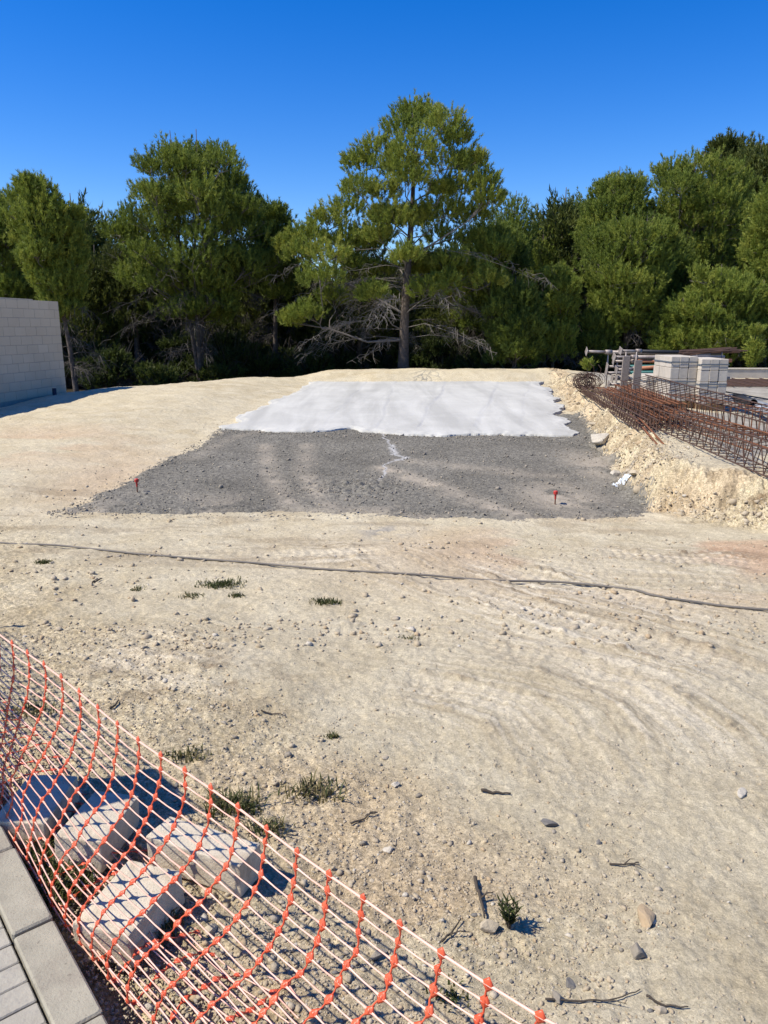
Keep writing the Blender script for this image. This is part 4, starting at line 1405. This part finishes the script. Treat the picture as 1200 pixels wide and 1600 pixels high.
simple_pine(1035, 31, 350, [(362, 25), (400, 60), (470, 70), (540, 60)], 50, 0.7, 37, "dark pine filling the gap between the spreading pine and the pallets", r0=0.12, dead=10, dens=(46, 10, 5), tint=0.34)
simple_pine(1062, 27.5, 455, [(465, 18), (490, 45), (530, 58), (575, 50)], 40, 0.5, 43, "dense low pine whose foliage meets the ground just beyond the gap of the two pallets", r0=0.07, dens=(46, 10, 5), tint=0.46, bare=0.05)
simple_pine(1185, 27, 430, [(440, 22), (480, 50), (530, 60), (575, 50)], 44, 0.5, 44, "dense low pine filling the space behind the sapling and low wall", r0=0.07, dens=(46, 10, 5), tint=0.44, bare=0.05)
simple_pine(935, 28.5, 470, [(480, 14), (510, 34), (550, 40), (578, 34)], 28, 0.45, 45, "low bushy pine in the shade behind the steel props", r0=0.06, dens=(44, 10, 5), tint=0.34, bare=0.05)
simple_pine(1180, 24.3, 500, [(508, 4), (530, 12), (555, 17), (575, 13)], 13, 0.16, 38, "pale green pine sapling by the low wall", r0=0.025, dens=(22, 8, 3), tint=0.6, bare=0.05, nlen=0.11, cat="sapling")
simple_pine(919, 23.6, 562, [(566, 2), (571, 4), (580, 3)], 4, 0.08, 39, "tiny pine seedling left of the stacked props", r0=0.012, dens=(16, 8, 3), tint=0.62, bare=0.05, nlen=0.09, cat="sapling")
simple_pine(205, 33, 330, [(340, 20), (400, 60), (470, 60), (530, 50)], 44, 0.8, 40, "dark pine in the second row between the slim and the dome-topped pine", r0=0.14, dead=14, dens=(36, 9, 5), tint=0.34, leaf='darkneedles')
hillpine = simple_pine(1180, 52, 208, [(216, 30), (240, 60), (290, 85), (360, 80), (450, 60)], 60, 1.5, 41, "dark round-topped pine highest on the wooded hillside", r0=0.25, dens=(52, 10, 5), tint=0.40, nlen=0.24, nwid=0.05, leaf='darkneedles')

# rows of trees farther back: copies of a few kinds
fill = simple_pine(690, 40, 380, [(392, 20), (430, 55), (480, 70), (540, 60), (580, 40)], 46, 1.1, 42, "dark pine deep in the wood behind the front row", r0=0.15, dead=12, dens=(34, 8, 3), tint=0.36, nlen=0.2, nwid=0.042,
                   leaf='darkneedles', group="pines deep in the wood", inner=0.6)
rnd = random.Random(12)
for px, y, sc in [(20, 40, 1.0), (90, 36, .9), (160, 43, 1.0), (250, 38, .95), (340, 41, 1.0), (420, 37, .9), (500, 43, 1.0), (560, 38, .9), (630, 46, 1.1), (740, 44, 1.0), (800, 47, 1.0), (860, 44, .9), (930, 42, 1.0), (990, 46, 1.05),
                  (1060, 41, 1.1), (1130, 42, 1.2), (1210, 40, 1.2), (1290, 36, 1.2), (-60, 36, 1.2), (-140, 32, 1.2), (1380, 32, 1.2), (1300, 46, 1.3), (-200, 42, 1.2), (165, 33.5, 1.12), (140, 37, 1.25), (395, 35, 1.0), (455, 36, 1.0), (865, 39, 1.3), (730, 35, 1.0), (30, 35, 1.2), (590, 35, 1.0)]:
    c = copy_tree(fill)
    b0 = base(px, y)
    c.location = b0; c.rotation_euler = (0, 0, rnd.uniform(0, 6.28)); c.scale = (sc * rnd.uniform(.9, 1.15), sc * rnd.uniform(.9, 1.15), sc * rnd.uniform(.85, 1.1))
rnd = random.Random(13)
for k, (px, y, sc) in enumerate([(1120, 58, .9), (1235, 50, 1.0), (1300, 60, 1.05), (1390, 52, 1.0)]):
    c = copy_tree(hillpine)
    b0 = base(px, y); c.location = b0
    c.rotation_euler = (0, 0, rnd.uniform(0, 6.28)); c.scale = (sc,) * 3
    c["label"] = ["dark hillside pine peeping over the big rounded pine", "dark hillside pine at the frame edge, lower than the highest", "hillside pine beyond the frame edge", "outermost hillside pine beyond the frame edge"][k]


# undergrowth along the foot of the wood: shrubs of three kinds, copied
def shrub(w, h, n, seed, tint, label, loc):
    rs = np.random.RandomState(seed); rnd = random.Random(seed)
    root = empty("shrub", loc)
    tag(root, label, "shrub", "shrubs along the foot of the wood")
    wood = MB(); cent, rad = [], []
    for k in range(n):
        an = k * 2.4; r = w * math.sqrt(rnd.random()) * 0.8; z = h * rnd.uniform(0.25, 0.95) * (1 - 0.5 * (r / w) ** 2)
        p = (math.cos(an) * r, math.sin(an) * r, z); cent.append(p); rad.append(rnd.uniform(0.22, 0.40))
        wood.tube([(p[0] * 0.1, p[1] * 0.1, -0.05), (p[0] * 0.5, p[1] * 0.5, z * 0.55), p], [0.014, 0.010, 0.004], 4, cap=False)
    for k in range(110):
        an = rnd.uniform(0, 6.28); r = w * rnd.uniform(0.5, 1.5); z = h * rnd.uniform(0.2, 1.3)
        q = Vector((math.cos(an) * r, math.sin(an) * r, z))
        wood.tube([(0, 0, 0), q * 0.55 + Vector((0, 0, 0.1)), q], [0.009, 0.006, 0.003], 3, cap=False)
    wood.build("stems", M['darktwig'], root)
    V, F, T = tufts(rs, cent, rad, 24, 8, 3, 0.10, 0.034, tint)
    mesh_np("foliage", V, F, M['shrubleaf'], root, attrs=dict(tint=T))
    return root


SH = [shrub(1.0, 1.6, 30, 51, 0.35, "dark evergreen shrub at the foot of the wood", base(170, 27)),
      shrub(0.8, 1.1, 22, 52, 0.55, "low olive shrub at the foot of the wood", base(250, 26.8)),
      shrub(1.3, 2.2, 36, 53, 0.25, "tall blackish shrub at the foot of the wood", base(360, 30))]
rnd = random.Random(31)
for px, y, k in [(140, 29, 2), (205, 29, 0), (300, 31, 2), (340, 27.6, 1), (410, 29, 0), (450, 31, 2), (490, 28.6, 0), (530, 30, 2), (590, 31, 2), (655, 30, 0), (690, 29, 2), (740, 30, 2), (760, 27.8, 0), (840, 30, 2),
                 (900, 30, 2), (920, 28, 0), (950, 29, 2), (1020, 29, 2), (1060, 28.5, 0), (1090, 30, 2), (1150, 29, 2), (1190, 27, 0), (1230, 28, 2), (110, 30, 2), (60, 30, 2), (10, 32, 2), (-60, 29, 2), (1300, 27, 2), (250, 33, 2), (380, 33, 2), (620, 33, 2), (800, 33, 2), (700, 34, 2), (500, 34, 2)]:
    c = copy_tree(SH[k]); c.location = base(px, y + 1.5); c.rotation_euler = (0, 0, rnd.uniform(0, 6.28))
    s = rnd.uniform(0.8, 1.25); c.scale = (s, s, s * rnd.uniform(.85, 1.15))


# ------------------------------------------------------------------ rebar cages on the plateau
def bar_obj(name, pts, r, m, parent, n=6):
    mb = MB(); mb.tube(pts, r, n); return mb.build(name, m, parent, True)


def rebar_cage(p0, p1, w, h, step, kind, m, label, rbar=0.008, rst=0.005, nlong=2, tilt=0.0):
    """cage from p0 to p1 (bottom centre line): long bars at the corners, stirrups or zigzag sides"""
    p0, p1 = Vector(p0), Vector(p1)
    d = p1 - p0; L = d.length
    root = empty("rebar_cage", p0)
    root.rotation_euler = (tilt, -math.asin(d.z / L), math.atan2(d.y, d.x))
    tag(root, label, "rebar cage", "rebar cages stacked on the plateau")
    proto = None
    for a_ in range(nlong):
        for zz in (0, h):
            yy = -w / 2 + w * a_ / (nlong - 1)
            if proto is None:
                proto = bar_obj("long_bar", [(x, 0, 0.004 * math.sin(x * 3)) for x in np.linspace(-0.15, L + 0.15, 14)], rbar, m, root)
                proto.location = (0, yy, zz)
            else:
                o = proto.copy(); COL.objects.link(o); o.parent = root; o.location = (0, yy, zz)
    n = min(int(L / step), 96)
    st = None
    for k in range(n + 1):
        x = L * k / n
        if st is None:
            mb = MB()
            if kind == 'stirrup':
                q = [Vector((0, -w / 2, 0)), Vector((0, w / 2, 0)), Vector((0, w / 2, h)), Vector((0, -w / 2, h)), Vector((0, -w / 2, 0))]
                for i in range(4): mb.tube([q[i], q[i + 1]], rst, 5)
            else:
                for yy in (-w / 2, w / 2):
                    a_, b_ = (0, h) if yy < 0 else (h, 0)
                    mb.tube([(0, yy, a_), (step / 2, yy, b_)], rst, 5); mb.tube([(step / 2, yy, b_), (step, yy, a_)], rst, 5)
                mb.tube([(0, -w / 2, 0), (step / 2, w / 2, 0)], rst, 5)
            st = mb.build("stirrup" if kind == 'stirrup' else "lattice_bar", m, root)
            st.location = (x, 0, 0)
        else:
            o = st.copy(); COL.objects.link(o); o.parent = root; o.location = (x, 0, 0)
    return root


G = lambda x, y: tz(x, y)
rebar_cage((3.98, 13.6, 0.30), (3.80, 5.2, 0.20), 0.24, 0.26, 0.22, 'lattice', M['darkrust'], "long dark lattice cage running out of the picture along the bank top", 0.008, 0.0055)
rebar_cage((4.35, 14.4, 0.27), (4.42, 9.0, 0.24), 0.30, 0.17, 0.22, 'stirrup', M['rust'], "rusty cage lying just behind the dark lattice cage", 0.010, 0.005)
rebar_cage((4.55, 13.8, 0.36), (4.95, 8.6, 0.15), 0.46, 0.40, 0.17, 'stirrup', M['darkrust'], "tall tilted basket of rebar leaning over the other cages before the pallets", 0.009, 0.0055, 2, 0.22)
rebar_cage((5.05, 13.2, 0.18), (5.50, 7.9, 0.16), 0.34, 0.34, 0.19, 'stirrup', M['rust'], "rusty cage farthest from the bank, crossing before the grey pipes", 0.009, 0.0055)
rebar_cage((4.50, 17.4, 0.24), (3.62, 10.6, 0.27), 0.26, 0.13, 0.20, 'lattice', M['darkrust'], "flat dark cage along the very lip of the bank", 0.010, 0.006, 3)
rebar_cage((4.78, 16.8, 0.24), (4.10, 11.0, 0.25), 0.32, 0.12, 0.24, 'stirrup', M['rust'], "flat orange-brown cage between the lip of the bank and the plank posts", 0.011, 0.006, 5)
rebar_cage((5.00, 16.2, 0.34), (4.26, 11.4, 0.42), 0.34, 0.12, 0.22, 'stirrup', M['rust'], "orange-brown cage lying on top of the flat cages", 0.011, 0.006, 4)

# loose bars off the flat cages' end
for k, (dx, lb) in enumerate([(0.0, "rusty loose bar resting on the bank, the lower of two"), (0.07, "rusty loose bar resting on the bank, the upper of two")]):
    a0 = Vector((3.72 + dx, 11.6, 0.36)); a1 = Vector((3.36 + dx, 9.35, G(3.36 + dx, 9.35) + 0.015))
    mb = MB(); mb.tube([a0, a0.lerp(a1, 0.5) + Vector((0, 0, 0.01)), a1], 0.014, 7)
    tag(mb.build("rebar_rod", M['rust'], None, True), lb, "rebar rod", "loose rebar rods")
# a short cross bar from the cage to the right
mb = MB(); mb.tube([(3.62, 10.75, 0.30), (4.15, 10.9, 0.31)], 0.012, 7)
tag(mb.build("rebar_rod", M['darkrust'], None, True), "dark short bar lying across the end of the flat cage", "rebar rod", "loose rebar rods")

# coil of tie wire at the head of the cages
mb = MB(); rnd = random.Random(9)
for k in range(34):
    cx, cy_, cz, rr1 = 4.42 + rnd.gauss(0, .10), 17.0 + rnd.gauss(0, .08), 0.48 + rnd.gauss(0, .04), rnd.uniform(0.10, 0.17)
    tl = rnd.uniform(-0.5, 0.5)
    pts = [Vector((cx + rr1 * 1.3 * math.cos(q * 0.449), cy_ + rr1 * 0.6 * math.sin(q * 0.449 + tl), cz + rr1 * math.sin(q * 0.449))) for q in range(15)]
    mb.tube(pts, 0.006, 5)
mb.tube([(4.6, 17.0, 0.6), (4.55, 16.95, 0.8), (4.48, 17.0, 0.86)], 0.006, 5); mb.tube([(4.7, 17.0, 0.55), (4.72, 16.95, 0.75), (4.66, 17.0, 0.84)], 0.006, 5)
tag(mb.build("wire_coil", M['darkrust'], None), "dark tangled coil of tie wire in front of the prop ends", "wire coil")


# ------------------------------------------------------------------ steel props, rack and plank posts
def prop(p0, p1, m, label, flip=False):
    p0, p1 = Vector(p0), Vector(p1)
    d = p1 - p0; L = d.length
    root = empty("steel_prop", p0)
    root.rotation_euler = (0, -math.asin(d.z / L), math.atan2(d.y, d.x))
    tag(root, label, "steel prop", "shoring props piled beside the pallets")
    mb = MB(); mb.tube([(0.0, 0, 0), (L * 0.2, 0, 0)], 0.030, 10); mb.build("inner_tube", M['galv'], root, True)
    mb = MB(); mb.tube([(L * 0.17, 0, 0), (L, 0, 0)], 0.039, 10); mb.build("outer_tube", m, root, True)
    mb = MB(); mb.box((-0.006, 0, 0), (0.012, 0.15, 0.15), Matrix.Rotation(0.785 * (L % 1), 3, 'X'), 0, 0.002); mb.build("end_plate", M['galv'], root)
    mb = MB(); mb.tube([(L * 0.15, 0, 0), (L * 0.2, 0, 0)], 0.052, 10); mb.build("collar", M['galv'], root, True)


PR = [
    ((4.55, 17.6, 1.10), (7.4, 17.8, 1.02), 'galv', "grey prop topmost in the pile, its end plate sticking out farthest"),
    ((5.00, 17.0, 1.00), (7.6, 17.5, 0.98), 'galv', "grey prop just beneath the topmost one"),
    ((5.25, 17.4, 1.12), (7.7, 17.9, 1.05), 'black', "prop with a blackish tube along the top of the pile"),
    ((5.05, 17.2, 0.90), (7.6, 17.1, 0.92), 'redsteel', "orange prop highest of the painted ones"),
    ((4.98, 16.7, 0.74), (7.4, 16.9, 0.90), 'redsteel', "pale orange prop slanting up towards the pallets"),
    ((4.85, 17.0, 0.66), (7.4, 17.1, 0.68), 'teal', "teal prop halfway down the pile"),
    ((4.95, 17.3, 0.78), (7.4, 17.4, 0.78), 'teal', "second teal prop tucked behind the first"),
    ((5.02, 16.8, 0.55), (7.5, 16.9, 0.55), 'galv', "grey prop under the teal ones"),
    ((5.05, 17.2, 0.52), (7.5, 17.3, 0.50), 'redsteel', "orange prop low in the pile behind the planks"),
    ((4.90, 16.9, 0.42), (7.4, 17.0, 0.42), 'galv', "grey prop second from the bottom of the pile"),
    ((4.75, 16.6, 0.33), (7.3, 16.7, 0.33), 'redsteel', "rusty orange prop at the bottom of the pile"),
]
for p0, p1, mk, lb in PR: prop(p0, p1, M[mk], lb)
rk = empty("prop_rack", (5.05, 16.9, 0.15))
tag(rk, "grey steel frame holding the pile of props", "rack")
for x in (0.0, 0.22, 2.0):
    for y in (-0.55, 0.75):
        mb = MB(); mb.tube([(x, y, 0), (x, y, 0.98)], 0.015, 8); mb.build("upright", M['galv'], rk, True)
    for z in (0.10, 0.45):
        mb = MB(); mb.tube([(x, -0.55, z), (x, 0.75, z)], 0.015, 8); mb.build("crossbar", M['galv'], rk, True)
for px, yb, zt, lb in ((975, 15.9, 1.06, "shorter grey plank standing before the props"), (994, 14.9, 1.02, "taller weathered plank upright between the cages and props")):
    x = wx(px, yb, 600)
    mb = MB(); z0 = G(x, yb) - 0.03
    mb.box((x, yb, (zt + z0) / 2), (0.14, 0.045, zt - z0), Matrix.Rotation(0.03, 3, 'Y'), 0, 0.004)
    tag(mb.build("plank_post", M['oldwood'], None), lb, "plank", "planks standing by the props")


# ------------------------------------------------------------------ pallets of blocks
def block_pallet(x, y, nx, ny, nz, bx, by, bz, rz, label, seed):
    rnd = random.Random(seed)
    z0 = G(x + 0.3, y + 0.4)
    root = empty("block_pallet", (x, y, z0), rz)
    tag(root, label, "block pallet", "pallets of concrete blocks")
    W, D = nx * bx, ny * by
    pw = MB()
    for q in range(3): pw.box((W / 2, D * (0.08 + 0.42 * q), 0.045), (W, 0.09, 0.09))
    for q in range(4): pw.box((W * (0.12 + 0.253 * q), D / 2, 0.1015), (W * 0.19, D, 0.02))
    pw.build("pallet", M['palletwood'], root)
    m = M['paleblock']
    mb = MB(); mb.box((0, 0, 0), (bx - 0.006, by - 0.008, bz - 0.005), None, 0, 0.006)
    first = mb.build("block", m, root); used = False
    for i in range(nx):
        for j in range(ny):
            for k in range(nz):
                if 0 < i < nx - 1 and 0 < j < ny - 1 and k < nz - 1: continue
                o = first if not used else first.copy()
                if used: COL.objects.link(o); o.parent = root
                used = True
                o.location = (bx * (i + .5) + rnd.uniform(-.004, .004), by * (j + .5) + rnd.uniform(-.006, .006), 0.115 + bz * (k + .5))
    h = 0.115 + nz * bz
    for zz in (h - 0.5 * bz, h - 2.25 * bz):
        sm = MB()
        g = 0.008
        q = [(-g, -g), (W + g, -g), (W + g, D + g), (-g, D + g)]
        for a_ in range(4):
            p, r = q[a_], q[(a_ + 1) % 4]
            sm.box(((p[0] + r[0]) / 2, (p[1] + r[1]) / 2, zz + rnd.uniform(-.004, .004)), (max(abs(p[0] - r[0]), 0.003), max(abs(p[1] - r[1]), 0.003), 0.022))
        sm.build("strap", M['strap'], root)
    return h + z0


M['paleblock'] = simple("pale_block", (0.54, 0.485, 0.40), 0.95, 0.2, 5, 0.005, bscale=70)
t = M['paleblock'].node_tree; b = t.nodes["Principled BSDF"]
src = b.inputs['Base Color'].links[0].from_socket
t.links.new(mixc(t, 1.0, src, ramp(t, t.nodes.new("ShaderNodeObjectInfo").outputs['Random'], 0, 1, (0.86, 0.85, 0.84), (1.06, 1.05, 1.04)), 'MULTIPLY'), b.inputs['Base Color'])
pa = at_y(1046, 600, 14.5)
block_pallet(pa.x, 14.5, 3, 3, 4, 0.163, 0.34, 0.205, -0.03, "strapped pallet of pale blocks nearer the props", 1)
pb = at_y(1093, 600, 14.3)
block_pallet(pb.x, 14.3, 3, 3, 4, 0.163, 0.34, 0.205, -0.06, "strapped pallet of pale blocks nearer the pipes", 2)
pc = at_y(1006, 640, 15.3)
block_pallet(pc.x, 15.3, 3, 3, 2, 0.163, 0.34, 0.20, -0.03, "low pallet of pale blocks half hidden by the tilted basket", 3)
# rusty bars behind the pallets, showing over their tops
mb = MB(); rnd = random.Random(3)
for k in range(14):
    y = 16.2 + 0.05 * k
    mb.tube([(6.3 + rnd.uniform(-.2, .2), y, 1.10 + rnd.uniform(-.04, .05)), (7.4 + rnd.uniform(-.2, .2), y + 0.1, 1.15 + rnd.uniform(-.05, .06))], 0.016, 5)
tag(mb.build("rebar_bundle", M['darkrust'], None), "bundle of rusty bars piled on the props behind the pallets", "rebar bundle")


# ------------------------------------------------------------------ pipes, mat and low wall at the right
def pipe(p0, p1, r, m, label, hollow=True, band=None):
    p0, p1 = Vector(p0), Vector(p1); d = (p1 - p0)
    mb = MB()
    if hollow:
        n = 14; ax = d.normalized(); u = ax.orthogonal().normalized(); w = ax.cross(u)
        vs = []
        for p, q in ((p0, r), (p1, r), (p1, r * 0.86), (p0, r * 0.86)):
            vs += [p + (u * math.cos(2 * math.pi * k / n) + w * math.sin(2 * math.pi * k / n)) * q for k in range(n)]
        fs = [(a_ * n + k, a_ * n + (k + 1) % n, ((a_ + 1) % 4) * n + (k + 1) % n, ((a_ + 1) % 4) * n + k) for a_ in range(4) for k in range(n)]
        mb.add(vs, fs)
    else:
        mb.tube([p0, p1], r, 10)
    o = mb.build("pipe", m, None, True)
    tag(o, label, "pipe", "pipes lying past the pallets")
    return o


pipe((6.62, 14.5, 0.30), (6.15, 12.2, 0.30), 0.062, M['pvc'], "grey plastic pipe with its dark open end towards the cages")
pipe((6.80, 14.4, 0.30), (6.38, 12.0, 0.29), 0.062, M['pvc'], "second grey plastic pipe beside the frame edge")
pipe((6.50, 14.3, 0.385), (6.27, 13.1, 0.385), 0.066, M['black'], "black pipe lying on the grey ones")
pipe((6.30, 14.9, 0.47), (6.75, 11.0, 0.42), 0.012, M['black'], "thin black tube slanting over the pipes", False)

mb = MB()
mc = at_z(1175, 600, 0.12)
for k in range(26):
    mb.tube([(mc.x - 2.0 + 0.02 * k, mc.y - 1.3 + k * 0.11, 0.16 + 0.004 * (k % 3)), (mc.x + 3.4 + 0.02 * k, mc.y - 1.5 + k * 0.11, 0.15)], 0.012, 5)
for k in range(14):
    mb.tube([(mc.x - 1.9 + k * 0.4, mc.y - 1.45, 0.18), (mc.x - 1.5 + k * 0.4, mc.y + 1.5, 0.18)], 0.012, 5)
tag(mb.build("rebar_mat", M['darkrust'], None), "flat rusty rebar mat lying before the low wall", "rebar mat")
lw = at_z(1135, 596, 0.10)
wl = empty("low_wall", (lw.x, lw.y + 1.6, 0.05), -0.02)
tag(wl, "low pale concrete wall behind the rebar mat", "wall")
mb = MB(); mb.box((4.0, 0, 0.14), (8.0, 0.2, 0.34), None, 0, 0.01); mb.build("wall_body", M['paleblock'], wl)
mb = MB(); mb.box((4.0, 0, 0.33), (8.04, 0.24, 0.04), None, 0, 0.008); mb.build("coping", M['whitestone'], wl)
